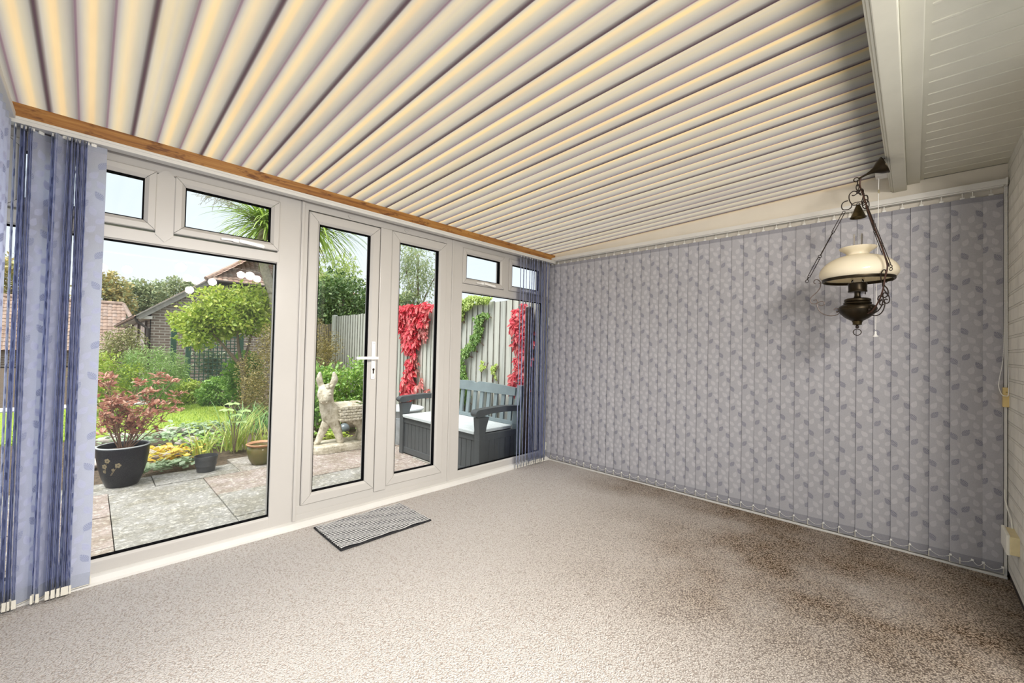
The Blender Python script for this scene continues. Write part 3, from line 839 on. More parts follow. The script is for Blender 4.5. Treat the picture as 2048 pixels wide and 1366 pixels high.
    b = MB(); b.tube([W_(0, -.012, -.422), W_(0, -.030, -.422)], .0012, 6); b.lathe([(.0, 0), (.0065, 0), (.0065, .004), (.0, .004)], 12, W_(0, -.030, -.422), (0, -1, 0)); b.build('wick_knob', M_IRON, o)
    b = MB(); b.lathe([(.0, -.446), (.046, -.448), (.055, -.453), (.057, -.462), (.053, -.466), (.058, -.470), (.060, -.476), (.056, -.479), (.066, -.483), (.077, -.491), (.081, -.500), (.0815, -.508), (.078, -.518), (.071, -.530), (.060, -.543), (.046, -.555), (.033, -.563), (.024, -.568), (.0, -.569)], 44, W_(0, 0, 0)); o = b.build('oil_font', M_BRASS, P, True, angle=.5)
    b = MB(); b.lathe([(.021, -.566), (.024, -.569), (.021, -.574), (.019, -.583), (.021, -.588), (.010, -.592), (.0, -.593)], 24, W_(0, 0, 0)); b.torus(W_(0, 0, -.506), .0815, .0013, (0, 0, 1), 40); b.build('font_band', M_BRASS2, o, True, angle=.5)
    b = MB(); b.ball(W_(0, 0, -.600), .0085); b.lathe([(.004, -.592), (.004, -.60)], 10, W_(0, 0, 0)); b.torus(W_(0, 0, -.628), .0165, .0022, (1, .15, 0), 28); b.build('pull_ring', M_IRON, P)
    # flex follows the near chain down to the font
    dx, dy = dirs[1]
    pts = [W_(0, -.010, .195), W_(.004, -.006, .16), W_(dx*.03, dy*.03, .11), W_(dx*.06, dy*.06, .03), W_(dx*.11, dy*.11, -.09), W_(dx*.155, dy*.155, -.19), W_(dx*.185, dy*.185, -.265), W_(dx*.20, dy*.20, -.32), W_(dx*.185, dy*.185, -.37), W_(dx*.175, dy*.175, -.42), W_(dx*.15, dy*.15, -.475), W_(dx*.11, dy*.11, -.52), W_(dx*.075, dy*.075, -.535)]
    MB().tube(catmull(pts, 6), .0036, 7).build('flex_cord', plain('brown_flex', (.05, .018, .010), .5), P, True)
lamp()

def pull_cord():
    P = thing('light_pull_cord', (-.30, -2.655, 2.2), 'thin white light pull cord hanging behind the oil lamp', 'pull cord')
    b = MB(); b.box((-.335, -2.690, 2.196), (-.265, -2.635, 2.232), 0, .006); b.build('switch_box', M_WHITE, P)
    b = MB(); b.tube([(-.30, -2.650, 2.20), (-.30, -2.648, 1.9), (-.30, -2.640, 1.31)], .0016, 6); b.build('cord', M_PLASTIC, P)
    b = MB(); b.lathe([(.0035, 0), (.0045, .006), (.0035, .02), (.002, .022)], 12, (-.30, -2.650, 2.105)); b.build('cord_connector', plain('brown_toggle', (.33, .29, .18), .5), P)
    b = MB(); b.lathe([(.013, 0), (.0125, .003), (.007, .011), (.005, .020), (.005, .029), (.002, .033)], 18, (-.30, -2.640, 1.272)); b.build('bell_pull', M_PLASTIC, P, True, angle=.7)
pull_cord()

# ------------------------------------------------------------------ small things inside
def door_mat():
    P = thing('door_mat', (-2.157, -.305, 0), 'grey and black ribbed rectangular door mat before the French doors', 'mat')
    x0, x1, y0, y1 = -2.456, -1.857, -.508, -.112; n = 21
    V, F, MI = [], [], []; b = MB()
    prof = []
    for i in range(n):
        a = y0+(y1-y0)*i/n; h = (y1-y0)/n
        prof += [(a, .009, 1), (a+h*.24, .009, 1), (a+h*.30, .0135, 0), (a+h*.62, .0150, 0), (a+h*.94, .0135, 0)]
    prof.append((y1, .009, 1))
    m = 24
    for k in range(m+1):
        x = x0+(x1-x0)*k/m; wob = .004*math.sin(k*1.1)
        for j, (y, z, q) in enumerate(prof):
            V.append((x+.003*math.sin(j*.9), y+wob*(y-y1)/(y0-y1), z+.002*math.sin(k*.7+j*.2)))
    L_ = len(prof)
    for k in range(m):
        for j in range(L_-1):
            b_idx = (k*L_+j, (k+1)*L_+j, (k+1)*L_+j+1, k*L_+j+1); F.append(b_idx); MI.append(prof[j][2])
    for f, mi in zip(F, MI): pass
    b.v = V; b.n = len(V); b.f = F; b.mi = MI
    pile = plain('mat_grey_pile', (.80, .80, .78), .95, var=.6, vscale=150, bmp=.8, bscale=260, bdist=.004, spec=.1, vcol=(.30, .30, .305))
    pile2 = plain('mat_black_grooves', (.02, .02, .024), .95, var=.3, vscale=120, spec=.1)
    b.build('ribbed_pile', [pile, pile2], P)
    e = MB(); e.box((x0-.003, y0-.004, .0), (x1+.003, y1+.004, .0095), 0, .003); e.build('rubber_backing', plain('black_rubber', (.012, .012, .014), .8), P)
door_mat()
M_YEL = plain('yellowed_plastic', (.74, .64, .38), .45, var=.12, vscale=20)
M_YELW = plain('white_plastic_box', (.80, .79, .72), .4)
def socket():
    P = thing('socket_box', (-.30, YB, .23), 'yellowed surface mounted socket box low on the brick wall', 'socket')
    b = MB(); b.box((-.39, YB-.004, .228), (-.215, YB+.030, .314), 0, .004); b.build('back_box', M_YEL, P)
    b = MB(); b.box((-.385, YB+.028, .222), (-.205, YB+.041, .318), 0, .005); b.build('face_plate', M_YELW, P)
    b = MB(); b.tube([(-.23, YB+.006, .312), (-.20, YB+.006, .35), (-.12, YB+.010, .385), (-.075, YB+.014, .42), (-.07, YB+.014, .47)], .003, 6); b.build('cable', M_YELW, P)
socket()
def tidy():
    P = thing('chain_holder', (-.065, -3.150, .95), 'small pale wooden block holding the blind chain beside the brick wall', 'chain holder')
    b = MB(); b.box((-.080, -3.1675, .905), (-.048, -3.1385, 1.008), 0, .002); b.build('wooden_block', plain('pale_wood', (.72, .55, .24), .6, var=.2, vscale=14), P)
    b = MB(); b.lathe([(.0035, 0), (.0035, .002)], 12, (-.0805, -3.151, .984), (-1, 0, 0)); b.build('screw', plain('dull_screw', (.3, .24, .1), .4, metal=.5), P)
tidy()
# ------------------------------------------------------------------ outside: ground
def slab_mat():
    m, nt, out = newmat('lichened_concrete_slabs')
    b = N(nt, 'ShaderNodeBsdfPrincipled'); b.inputs['Roughness'].default_value = .9; b.inputs['Specular IOR Level'].default_value = .15
    g = N(nt, 'ShaderNodeNewGeometry'); co = coords(nt)
    r = ramp(nt, g.outputs['Random Per Island'], [(0, (.33, .325, .305)), (.35, (.34, .335, .31)), (.45, (.375, .315, .29)), (.7, (.39, .335, .305)), (1, (.335, .33, .31))])
    n = noise(nt, co, 55, 4, .7); rn = ramp(nt, n, [(.35, (.62, .62, .60)), (.6, (1, 1, 1))])
    mx = N(nt, 'ShaderNodeMixRGB', blend_type='MULTIPLY'); mx.inputs[0].default_value = 1
    L(nt, r.outputs[0], mx.inputs[1]); L(nt, rn.outputs[0], mx.inputs[2])
    l = noise(nt, co, 26, 5, .75); rl = ramp(nt, l, [(.54, (0, 0, 0)), (.60, (.75, .75, .75))])
    m2 = N(nt, 'ShaderNodeMixRGB'); m2.inputs[2].default_value = (.55, .535, .49, 1)
    L(nt, rl.outputs[0], m2.inputs[0]); L(nt, mx.outputs[0], m2.inputs[1])
    l2 = noise(nt, co, 5, 4, .65); r2 = ramp(nt, l2, [(.42, (.72, .70, .62)), (.58, (1, 1, 1))])
    m3 = N(nt, 'ShaderNodeMixRGB', blend_type='MULTIPLY'); m3.inputs[0].default_value = .8
    L(nt, m2.outputs[0], m3.inputs[1]); L(nt, r2.outputs[0], m3.inputs[2])
    L(nt, m3.outputs[0], b.inputs['Base Color'])
    bump(nt, n, .5, .004, b); L(nt, b.outputs[0], out.inputs[0]); return m
def patio():
    b = MB(); ysl = [.10, .745, 1.36, 1.97, 2.50]
    for j in range(4):
        off = 0 if j != 3 else .30
        x = -2.69-.64*8+off
        while x < .0:
            w = .64 if x < -2.7 or j == 3 else .62
            x1 = min(x+w, .0)
            y1 = ysl[j+1]
            if j == 3: y1 = 2.38+.14*(x > -2.75)+.10*math.sin(x*7)*.5+.2*(x > -2.0)
            z = GZ+.004*math.sin(x*13+j*5)
            b.box((x+.0025, ysl[j]+.0025, GZ-.05), (x1-.0025, y1-.0025, z), 0, .003)
            x = x1
    return b.build('patio', slab_mat())
tag(patio(), 'weathered patio of pinkish and grey concrete slabs', None, None, 'structure')
M_SOIL = plain('dark_garden_soil', (.17, .125, .085), .95, var=.6, vscale=30, bmp=1, bscale=60, bdist=.02)
def lawn_mat():
    m, nt, out = newmat('mown_grass')
    b = N(nt, 'ShaderNodeBsdfPrincipled'); b.inputs['Roughness'].default_value = .9; b.inputs['Specular IOR Level'].default_value = .1
    co = coords(nt)
    r = ramp(nt, noise(nt, co, 40, 5, .7), [(.3, (.20, .30, .035)), (.55, (.38, .50, .08)), (.75, (.52, .62, .14))])
    L(nt, r.outputs[0], b.inputs['Base Color']); bump(nt, noise(nt, co, 90, 4, .7), .8, .02, b)
    L(nt, b.outputs[0], out.inputs[0]); return m
struct(MB().box((-40, .07, GZ-.25), (40, 70, GZ-.035)).build('ground', M_SOIL), 'dark soil of the garden beds')
def lawn():
    b = MB(); pts = [(-6.5, 5.6), (-4, 5.0), (-3, 4.75), (-2.3, 4.85), (-1.7, 5.4), (-1.5, 6.4), (-1.6, 7.6), (-2.2, 8.2), (-4, 8.3), (-6.5, 8.4)]
    n = len(pts); v = [(x, y, GZ-.01) for x, y in pts]+[(x, y, GZ-.06) for x, y in pts]
    b.add(v, [tuple(range(n)), tuple(range(2*n-1, n-1, -1))]+[(i, n+i, n+(i+1) % n, (i+1) % n) for i in range(n)])
    return b.build('lawn', lawn_mat())
tag(lawn(), 'small bright green lawn beyond the flower bed', 'lawn', None, 'structure')
def grass_blades():
    n = 4200; P = np.stack([rng.uniform(-4.2, -1.65, n), rng.uniform(4.95, 8.0, n), np.full(n, GZ-.012)], 1)
    b = MB(); b.np(*blade_np(P, rng.uniform(0, 2*PI, n), rng.uniform(0, .5, n), rng.uniform(.03, .06, n), rng.uniform(.006, .012, n), 2)); return b
tag(grass_blades().build('lawn_grass', leafmat('grass_blade', [(.22, .36, .04), (.42, .58, .10), (.5, .62, .16)])), 'short bright green grass growing on the lawn', 'grass', None, 'stuff')
struct(MB().box((-6, 8.35, GZ-.06), (-1.55, 8.9, GZ+.01), 0, .01).build('garden_path', plain('pale_path', (.62, .60, .56), .9, var=.2, vscale=6)), 'pale stone path behind the lawn')

# ------------------------------------------------------------------ fences
def fence_mat(name, c1, c2, green=.0):
    m, nt, out = newmat(name)
    b = N(nt, 'ShaderNodeBsdfPrincipled'); b.inputs['Roughness'].default_value = .85; b.inputs['Specular IOR Level'].default_value = .15
    co = coords(nt, 'Object', (30, 30, 1.6)); n = noise(nt, co, 1.6, 6, .7)
    r = ramp(nt, n, [(.28, c2), (.5, c1), (.75, tuple(min(1, c*1.12) for c in c1))])
    g = N(nt, 'ShaderNodeNewGeometry'); rg = ramp(nt, g.outputs['Random Per Island'], [(0, (.86, .87, .86)), (1, (1.04, 1.04, 1.0))])
    mx = N(nt, 'ShaderNodeMixRGB', blend_type='MULTIPLY'); mx.inputs[0].default_value = 1
    L(nt, r.outputs[0], mx.inputs[1]); L(nt, rg.outputs[0], mx.inputs[2]); L(nt, mx.outputs[0], b.inputs['Base Color'])
    bump(nt, n, .4, .004, b); L(nt, b.outputs[0], out.inputs[0]); return m
M_FENCE = fence_mat('weathered_grey_fence_board', (.60, .61, .575), (.40, .41, .37))
M_FENCE2 = fence_mat('brown_fence_board', (.34, .27, .20), (.18, .14, .10))
M_FGAP = plain('shadowed_board_lap', (.30, .30, .26), .9, var=.4, vscale=12)
def fence(y0, y1, zt, mat, label, x=-.10, pitch=.101, post=True):
    P = thing('garden_fence', (x, y0, GZ), label, 'fence', None)
    bays = max(1, round((y1-y0)/1.83)); bl = (y1-y0)/bays
    for k in range(bays):
        b = MB(); a = y0+k*bl; y = a; c = 0
        while y < a+bl-.01:
            e = min(y+pitch-.016, a+bl)
            z = zt+.006*math.sin(y*17)
            e = min(y+pitch+.004, a+bl); v = [(x-.022, y, GZ), (x-.003, e, GZ), (x+.001, e, GZ), (x-.004, y, GZ)]
            v += [(p, q, z) for p, q, _ in v]
            b.add(v, [(0, 3, 2, 1), (4, 5, 6, 7), (0, 1, 5, 4), (1, 2, 6, 5), (2, 3, 7, 6)]); b.add([v[3], v[0], v[4], v[7]], [(0, 1, 2, 3)], 1)
            y += pitch; c += 1
        b.box((x+.002, a, .1), (x+.04, a+bl, .18)); b.box((x+.002, a, zt-.3), (x+.04, a+bl, zt-.22))
        b.build('fence_panel', [mat, M_FGAP], P)
    if post:
        b = MB(); b.box((x-.045, y1, GZ), (x+.045, y1+.09, zt+.03), 0, .02); b.build('fence_post', mat, P)
    return P
fence(-.02, 5.35, 1.715, M_FENCE, 'tall weathered grey feather edge board fence behind the bench')
fence(5.5, 7.35, 1.60, M_FENCE2, 'lower brown board fence farther down the garden behind the golden conifer', .12)
def dark_post():
    P = thing('timber_post', (-.18, .16, GZ), 'dark rough timber post outside behind the bunched blind slats in the corner', 'post')
    b = MB(); pts = []
    b.lathe([(.045, 0), (.05, .3), (.043, .8), (.047, 1.3), (.042, 1.72), (.0, 1.74)], 9, (-.18, .16, GZ)); b.build('post', plain('dark_bark', (.06, .035, .025), .9, var=.6, vscale=25, bmp=1, bscale=30, bdist=.01), P)
dark_post()

# ------------------------------------------------------------------ climbers on the fence
def creeper(spots, n, sz, mats, label, name='virginia_creeper', x=-.135, depth=.05):
    y0, z0 = spots[0][0], spots[0][1]
    P = thing(name, (x, y0, GZ), label, 'climbing plant')
    b = MB(); tot = sum(s[2]*s[3] for s in spots)
    for (y, z, ry, rz, den) in spots:
        k = int(n*ry*rz*den/tot)
        for _ in range(k):
            a = rng.random()*2*PI; q = math.sqrt(rng.random())
            c = np.array([x-rng.random()*depth, y+ry*q*math.cos(a), z+rz*q*math.sin(a)])
            tilt = rng.normal()*.35; s = sz*(.7+.6*rng.random())
            m = 5
            D = []
            for i in range(m):
                an = -PI/2+tilt+(i-2)*.62
                D.append((-.25+.15*rng.normal(), math.cos(an), math.sin(an)))
            D = unit(np.array(D)); Nn = unit(np.tile(np.array([[-1, .0, .55]]), (m, 1))+rng.normal(size=(m, 3))*.25)
            lens = s*np.array([.62, .88, 1.0, .88, .62])
            V, F = leaf_np(np.tile(c, (m, 1)), D, Nn, lens, lens*.48, .12); b.np(V, F)
    f = b.build('foliage', mats[0], P)
    b = MB()
    for (y, z, ry, rz, den) in spots:
        for _ in range(3):
            yy = y+rng.uniform(-ry, ry)*.5
            b.tube(catmull([(x+.02, yy+rng.uniform(-.1, .1), max(GZ, z-rz*1.3)), (x+.0, yy+rng.uniform(-.05, .05), z-rz*.4), (x-.0, yy+rng.uniform(-.08, .08), z+rz*.5)], 5), .004, 5)
    b.build('stem', mats[1], P)
M_VINE = plain('vine_stem', (.18, .09, .06), .8)
M_RED = leafmat('scarlet_creeper_leaf', [(.75, .03, .07), (.66, .02, .05), (.85, .10, .14), (.82, .20, .20), (.55, .02, .03)], .35)
M_PINK = leafmat('mottled_pink_leaf', [(.70, .22, .22), (.55, .12, .12), (.78, .40, .34), (.40, .08, .06)], .35)
creeper([(2.62, 1.58, .26, .19, 1.2), (2.52, 1.30, .22, .17, 1.2), (2.28, 1.60, .22, .11, 1), (2.42, 1.13, .14, .07, 1), (2.52, .84, .11, .16, 1.0), (2.58, .60, .13, .15, 1.0), (2.45, .52, .1, .13, .8), (2.15, 1.74, .22, .05, 1.2), (2.6, 1.75, .28, .05, 1.2)], 205, .13, [M_RED, M_VINE], 'scarlet creeper hanging on the fence beyond the far end of the bench')
creeper([(2.18, 1.42, .13, .17, 1), (2.40, .92, .10, .12, .5), (2.25, .68, .10, .2, .25), (2.12, .55, .04, .08, .5)], 70, .10, [M_PINK, M_VINE], 'dull pink patch of creeper leaves beside the scarlet creeper')
creeper([(.30, 1.45, .13, .22, 1), (.26, 1.10, .10, .18, 1), (.30, .80, .12, .14, 1), (.20, 1.3, .08, .3, .6)], 90, .11, [M_RED, M_VINE], 'red creeper on the fence seen through the bunched blind slats')
M_IVY = leafmat('mid_green_ivy', [(.10, .22, .03), (.16, .32, .05), (.28, .44, .10), (.08, .18, .03)], .3)
M_IVYL = leafmat('pale_yellow_green_ivy', [(.45, .60, .10), (.60, .72, .22), (.36, .52, .08), (.55, .62, .20)], .35)
def ivy(spots, n, sz, mat, label):
    creeper(spots, n, sz, [mat, M_VINE], label, 'ivy')
ivy([(1.00, 1.50, .07, .07, 1), (1.00, 1.38, .07, .08, 1), (1.06, 1.28, .08, .07, 1), (1.15, 1.17, .09, .05, 1), (1.26, 1.10, .08, .05, 1), (.92, 1.56, .09, .03, .8), (1.33, .90, .08, .13, 1.2), (1.30, .72, .09, .12, 1.2), (1.26, .58, .11, .10, 1)], 560, .050, M_IVY, 'green ivy trailing diagonally down the fence above the bench')
ivy([(1.30, 1.72, .17, .07, 1), (1.12, 1.76, .16, .05, 1), (1.38, 1.60, .08, .10, 1), (.9, 1.75, .14, .03, .8)], 300, .052, M_IVYL, 'pale yellow green climber spilling over the fence top')
ivy([(.92, .95, .03, .07, 1), (.72, .90, .03, .11, 1), (.90, .70, .03, .04, 1)], 36, .05, M_IVYL, 'few thin ivy sprigs low on the fence above the bench back')

# ------------------------------------------------------------------ storage bench
M_BENCH = plain('dark_slate_resin', (.075, .083, .088), .5, var=.18, vscale=9, bmp=.12, bscale=140)
M_BENCHB = plain('pale_blue_grey_resin', (.20, .25, .265), .5, var=.18, vscale=7, bmp=.1, bscale=120)  # lighter blue-grey tone for the bench back parts
M_LID = plain('pale_grey_lid', (.60, .65, .66), .5, var=.1, vscale=8)
def bench():
    xf, xb, y0, y1 = -.825, -.235, .225, 1.605
    P = thing('storage_bench', ((xf+xb)/2, (y0+y1)/2, GZ), 'dark grey storage bench with slatted back and pale lid against the fence', 'bench')
    for y in (y0, y1):                                     # front legs flare out towards the arm
        b = MB(); n = 7; v = []
        for i in range(n+1):
            t = i/n; z = GZ+t*(.60); fx = xf-.004-.05*max(0, t-.68)**1.0*1.2; bx = xf+.070+(.05 if .7 < t else 0)*((t-.7)/.3)**1.5 if t > .7 else xf+.070
            v.append((fx, bx, z))
        vs = []
        for fx, bx, z in v: vs += [(fx, y-.036, z), (bx, y-.036, z), (bx, y+.036, z), (fx, y+.036, z)]
        fs = [(0, 3, 2, 1), tuple(4*n+k for k in range(4))]
        for i in range(n):
            for k in range(4): fs.append((4*i+k, 4*i+(k+1) % 4, 4*i+4+(k+1) % 4, 4*i+4+k))
        b.add(vs, fs); b.build('front_leg', M_BENCH, P)
        b = MB(); prof = []                                   # rounded armrest
        for t in range(9):
            a = PI/2+PI*t/8; prof.append((xf-.012+.045*math.cos(a), .487+.036+.036*math.sin(a)*1.0))
        top = [(xf-.012, .559), (xf+.15, .567), (xf+.32, .572), (xf+.55, .560)]; bot = [(xf+.55, .505), (xf+.3, .515), (xf+.12, .512), (xf+.05, .495)]
        pl = list(reversed(top))+prof[1:]+list(reversed(bot))[0:]
        n2 = len(pl)
        b.add([(x, y-.042, z) for x, z in pl]+[(x, y+.042, z) for x, z in pl], [tuple(range(n2)), tuple(range(2*n2-1, n2-1, -1))]+[(i, n2+i, n2+(i+1) % n2, (i+1) % n2) for i in range(n2)])
        b.build('armrest', M_BENCH, P)
        b = MB(); b.box((xb-.075, y-.034, GZ), (xb-.005, y+.034, .40), 0, .004)
        b.obox((xb-.02, y, .565), (.028, 0, 0), (0, .034, 0), (.035, 0, .20)); b.build('back_post', M_BENCHB, P)
    def grooved(b, a, c, n, axis, x):
        for i in range(n):
            p = a+(c-a)*i/n; q = a+(c-a)*(i+1)/n
            if axis == 'y': b.box((x-.006, p+.003, GZ+.075), (x+.010, q-.003, .25), 0, .002)
            else: b.box((p+.003, x-.006, GZ+.075), (q-.003, x+.006, .25), 0, .002)
    b = MB(); b.box((xf+.030, y0+.03, GZ+.03), (xf+.05, y1-.03, .26)); grooved(b, y0+.035, y1-.035, 17, 'y', xf+.026)
    b.box((xf+.012, y0+.03, .245), (xf+.05, y1-.03, .312), 0, .004); b.box((xf+.012, y0+.03, GZ+.012), (xf+.05, y1-.03, GZ+.078), 0, .004); b.build('front_panel', M_BENCH, P)
    for y, s in ((y0, 1), (y1, -1)):
        b = MB(); b.box((xf+.06, y-.008, GZ+.03), (xb-.06, y+.008, .26)); grooved(b, xf+.07, xb-.07, 6, 'x', y-.006)
        b.box((xf+.06, y-.02, .245), (xb-.06, y+.02, .312), 0, .004); b.box((xf+.06, y-.02, GZ+.012), (xb-.06, y+.02, GZ+.078), 0, .004); b.build('side_panel', M_BENCH, P)
    b = MB(); b.box((xf-.015, y0+.045, .312), (xb-.07, y1-.045, .330), 0, .006)
    for i in range(6):
        p = xf-.018+(xb-.07-xf+.018)*i/6; q = xf-.018+(xb-.07-xf+.018)*(i+1)/6
        b.box((p+.002, y0+.040, .326), (q-.002, y1-.040, .345), 0, .004)
    b.build('seat_lid', M_LID, P)
    b = MB(); b.box((xb-.06, y0, GZ+.03), (xb-.045, y1, .30)); b.build('back_panel', M_BENCH, P)
    def bx(z): return xb-.055+.09*(z-.34)                    # leaning back
    ns = 11
    for i in range(ns):
        y = y0+.10+(y1-y0-.20)*i/(ns-1)
        b = MB(); b.obox(((bx(.34)+bx(.67))/2, y, .505), (.010, 0, 0), (0, .026, 0), ((bx(.67)-bx(.34))/2, 0, .165)); b.build('back_slat', M_BENCHB, P)
    b = MB(); n = 40; ym = (y0+y1)/2; top = []                # arched top rail with a notch in the middle
    for i in range(n+1):
        y = y0+.03+(y1-y0-.06)*i/n; d = abs(y-ym); z = .765-.028*(d/.66)**2
        if d < .05: z -= .026*math.cos(d/.05*PI/2)
        top.append((y, z))
    vs = []
    for y, z in top: vs += [(bx(.66)-.022, y, .655-.0), (bx(.66)+.014, y, .655), (bx(z)+.014, y, z), (bx(z)-.022, y, z)]
    fs = [(0, 1, 2, 3), tuple(4*n+k for k in (3, 2, 1, 0))]
    for i in range(n):
        for k in range(4): fs.append((4*i+k, 4*i+4+k, 4*i+4+(k+1) % 4, 4*i+(k+1) % 4))
    b.add(vs, fs); b.box((bx(.36)-.018, y0+.03, .345), (bx(.36)+.016, y1-.03, .385), 0, .004); b.build('back_rail', M_BENCHB, P)
bench()
M_GALV = plain('galvanised_steel', (.52, .57, .60), .45, metal=.35, var=.25, vscale=12)
def bin_():
    P = thing('metal_bin', (-.50, 2.12, GZ), 'round galvanised bin with wide pale lid behind the bench arm', 'bin')
    b = MB(); b.lathe([(.0, 0), (.20, 0), (.205, .012), (.222, .33), (.226, .335), (.222, .345), (.226, .355), (.232, .42), (.232, .43), (.0, .43)], 40, (-.50, 2.12, GZ)); b.build('bin_body', M_GALV, P, True, angle=.5)
    b = MB(); b.lathe([(.0, .428), (.262, .428), (.275, .440), (.272, .455), (.235, .468), (.12, .478), (.0, .48)], 40, (-.50, 2.12, GZ)); b.build('bin_lid', plain('pale_blue_grey_lid', (.66, .72, .75), .5, var=.15, vscale=10), P, True, angle=.6)
bin_()

# ------------------------------------------------------------------ donkey statue
def stone_mat():
    m, nt, out = newmat('lichened_cast_stone')
    b = N(nt, 'ShaderNodeBsdfPrincipled'); b.inputs['Roughness'].default_value = .95; b.inputs['Specular IOR Level'].default_value = .1
    co = coords(nt); n = noise(nt, co, 14, 6, .7)
    r = ramp(nt, n, [(.3, (.25, .22, .15)), (.46, (.52, .475, .37)), (.62, (.70, .655, .55)), (.8, (.80, .77, .68))])
    L(nt, r.outputs[0], b.inputs['Base Color']); bump(nt, noise(nt, co, 42, 5, .7), .9, .012, b)
    L(nt, b.outputs[0], out.inputs[0]); return m
M_STONE = stone_mat()
def skin(name, joints, edges, mat, parent, levels=2, org=(0, 0, 0), scale=(1, 1, 1)):
    """One continuous body grown from a joint skeleton: joints = [(x,y,z,r or (rx,ry))]."""
    me = bpy.data.meshes.new(name)
    me.from_pydata([j[:3] for j in joints], edges, []); me.update()
    o = bpy.data.objects.new(name+'_tmp', me); COL.objects.link(o)
    o.modifiers.new('s', 'SKIN'); sm = o.modifiers.new('d', 'SUBSURF'); sm.levels = levels; sm.render_levels = levels
    for i, j in enumerate(joints):
        r = j[3]; d = me.skin_vertices[0].data[i]; d.radius = r if isinstance(r, tuple) else (r, r); d.use_root = (i == 0)
    dg = bpy.context.evaluated_depsgraph_get(); dg.update()
    ev = o.evaluated_get(dg); m2 = bpy.data.meshes.new_from_object(ev, depsgraph=dg)
    bpy.data.objects.remove(o)
    b = MB(); b.add([v.co for v in m2.vertices], [tuple(p.vertices) for p in m2.polygons]); bpy.data.meshes.remove(m2)
    return b
def donkey():
    ox, oy = -1.27, 2.27
    P = thing('donkey_statue', (ox, oy, GZ), 'pale stone donkey statue carrying two panniers on the patio', 'statue')
    g = GZ+.085
    J = [(-.03, 0, .235, .132), (-.14, -.01, .25, .138), (.09, 0, .245, .128), (.21, 0, .25, .125), (.29, 0, .22, .088),
         (-.175, -.02, .35, .112), (-.195, -.035, .44, .096), (-.215, -.055, .525, .092),     # chest, neck, poll
         (-.25, -.105, .475, .078), (-.272, -.142, .425, .058), (-.280, -.158, .398, .050),   # face, muzzle
         (-.17, .0, .16, .066), (-.235, .0, .02, .046), (-.29, .0, -.10, .034), (-.305, .0, -.115, .040), # off fore, striding
         (-.105, -.075, .14, .068), (-.065, -.085, .0, .048), (-.03, -.085, -.115, .044),      # near fore
         (.17, -.09, .13, .078), (.235, -.095, .04, .050), (.195, -.095, -.11, .042),
         (.23, .085, .13, .075), (.29, .09, .03, .048), (.26, .09, -.11, .040),
         (-.265, -.025, .595, .034), (-.290, -.025, .675, .042), (-.285, -.03, .765, .014),    # ears
         (-.165, -.085, .59, .036), (-.125, -.085, .675, .046), (-.150, -.090, .765, .014),
         (.33, .0, .15, .03), (.34, 0, .02, .028)]
    E = [(0, 1), (0, 2), (2, 3), (3, 4), (1, 5), (5, 6), (6, 7), (7, 8), (8, 9), (9, 10), (1, 11), (11, 12), (12, 13), (13, 14), (1, 15), (15, 16), (16, 17), (3, 18), (18, 19), (19, 20), (3, 21), (21, 22), (22, 23),
         (7, 24), (24, 25), (25, 26), (7, 27), (27, 28), (28, 29), (4, 30), (30, 31)]
    dz = .115+g
    J = [(ox+x, oy+y, z+dz-.01, r) for x, y, z, r in J]
    b = skin('donkey_body', J, E, M_STONE, P)
    # brow, eyes and nostrils
    for sx_, sy_ in ((-.305, -.085), (-.215, -.165)): b.ball((ox+sx_, oy+sy_, dz+.495), .018, 0, 2, (1, 1, .7))
    for sx_, sy_ in ((-.315, -.175), (-.265, -.205)): b.ball((ox+sx_, oy+sy_, dz+.405), .010, 0, 1)
    for k in range(10): b.ball((ox-.215+rng.normal()*.03, oy-.10+rng.normal()*.025, dz+.575+rng.normal()*.012), .022, 0, 2)   # curly forelock
    b.build('donkey_body', M_STONE, P, True)
    b = MB(); n = 26; pts = []
    for i in range(n):
        a = 2*PI*i/n; pts.append((ox-.035+.34*math.copysign(abs(math.cos(a))**.6, math.cos(a))+.008*math.sin(i*3), oy+.18*math.copysign(abs(math.sin(a))**.6, math.sin(a))+.006*math.cos(i*5)))
    rings = [(1.0, 0), (1.02, .04), (1.0, .075), (.95, .09)]
    vs = []
    for s, z in rings: vs += [(ox-.035+(x-ox+.035)*s, oy+(y-oy)*s, GZ+z) for x, y in pts]
    fs = [tuple(range(n-1, -1, -1)), tuple(3*n+k for k in range(n))]
    for r in range(3): fs += [(r*n+i, r*n+(i+1) % n, (r+1)*n+(i+1) % n, (r+1)*n+i) for i in range(n)]
    b.add(vs, fs); b.build('plinth', M_STONE, P)
    def pannier(y, s):
        b = MB(); x0, x1, z0, z1 = ox-.085, ox+.30, dz+.165, dz+.335
        b.box((x0+.012, min(y, y+s*.10), z0), (x1-.012, max(y, y+s*.10), z1-.02), 0, .01)
        rows = 5
        for r in range(rows):
            z = z0+(z1-z0)*(r+.5)/rows; c = 8; o_ = .5*(r % 2)
            for i in range(c+1):
                x = x0+(x1-x0)*(i+o_)/c
                if x > x1-.01: continue
                b.box((x-.024, y+s*.085, z-.0155), (x+.024, y+s*.118, z+.0155), 0, .009)
            for k in range(3):
                yy = y+s*(.02+.035*k)
                b.box((x0-.008, yy-.016, z-.0155), (x0+.02, yy+.016, z+.0155), 0, .009)
        b.tube([(x0, y+s*.0, z1), (x0, y+s*.105, z1), (x1, y+s*.105, z1), (x1, y+s*.0, z1)], .014, 8)
        return b.build('pannier', M_STONE, P)
    pannier(oy-.11, -1); pannier(oy+.11, 1)
donkey()

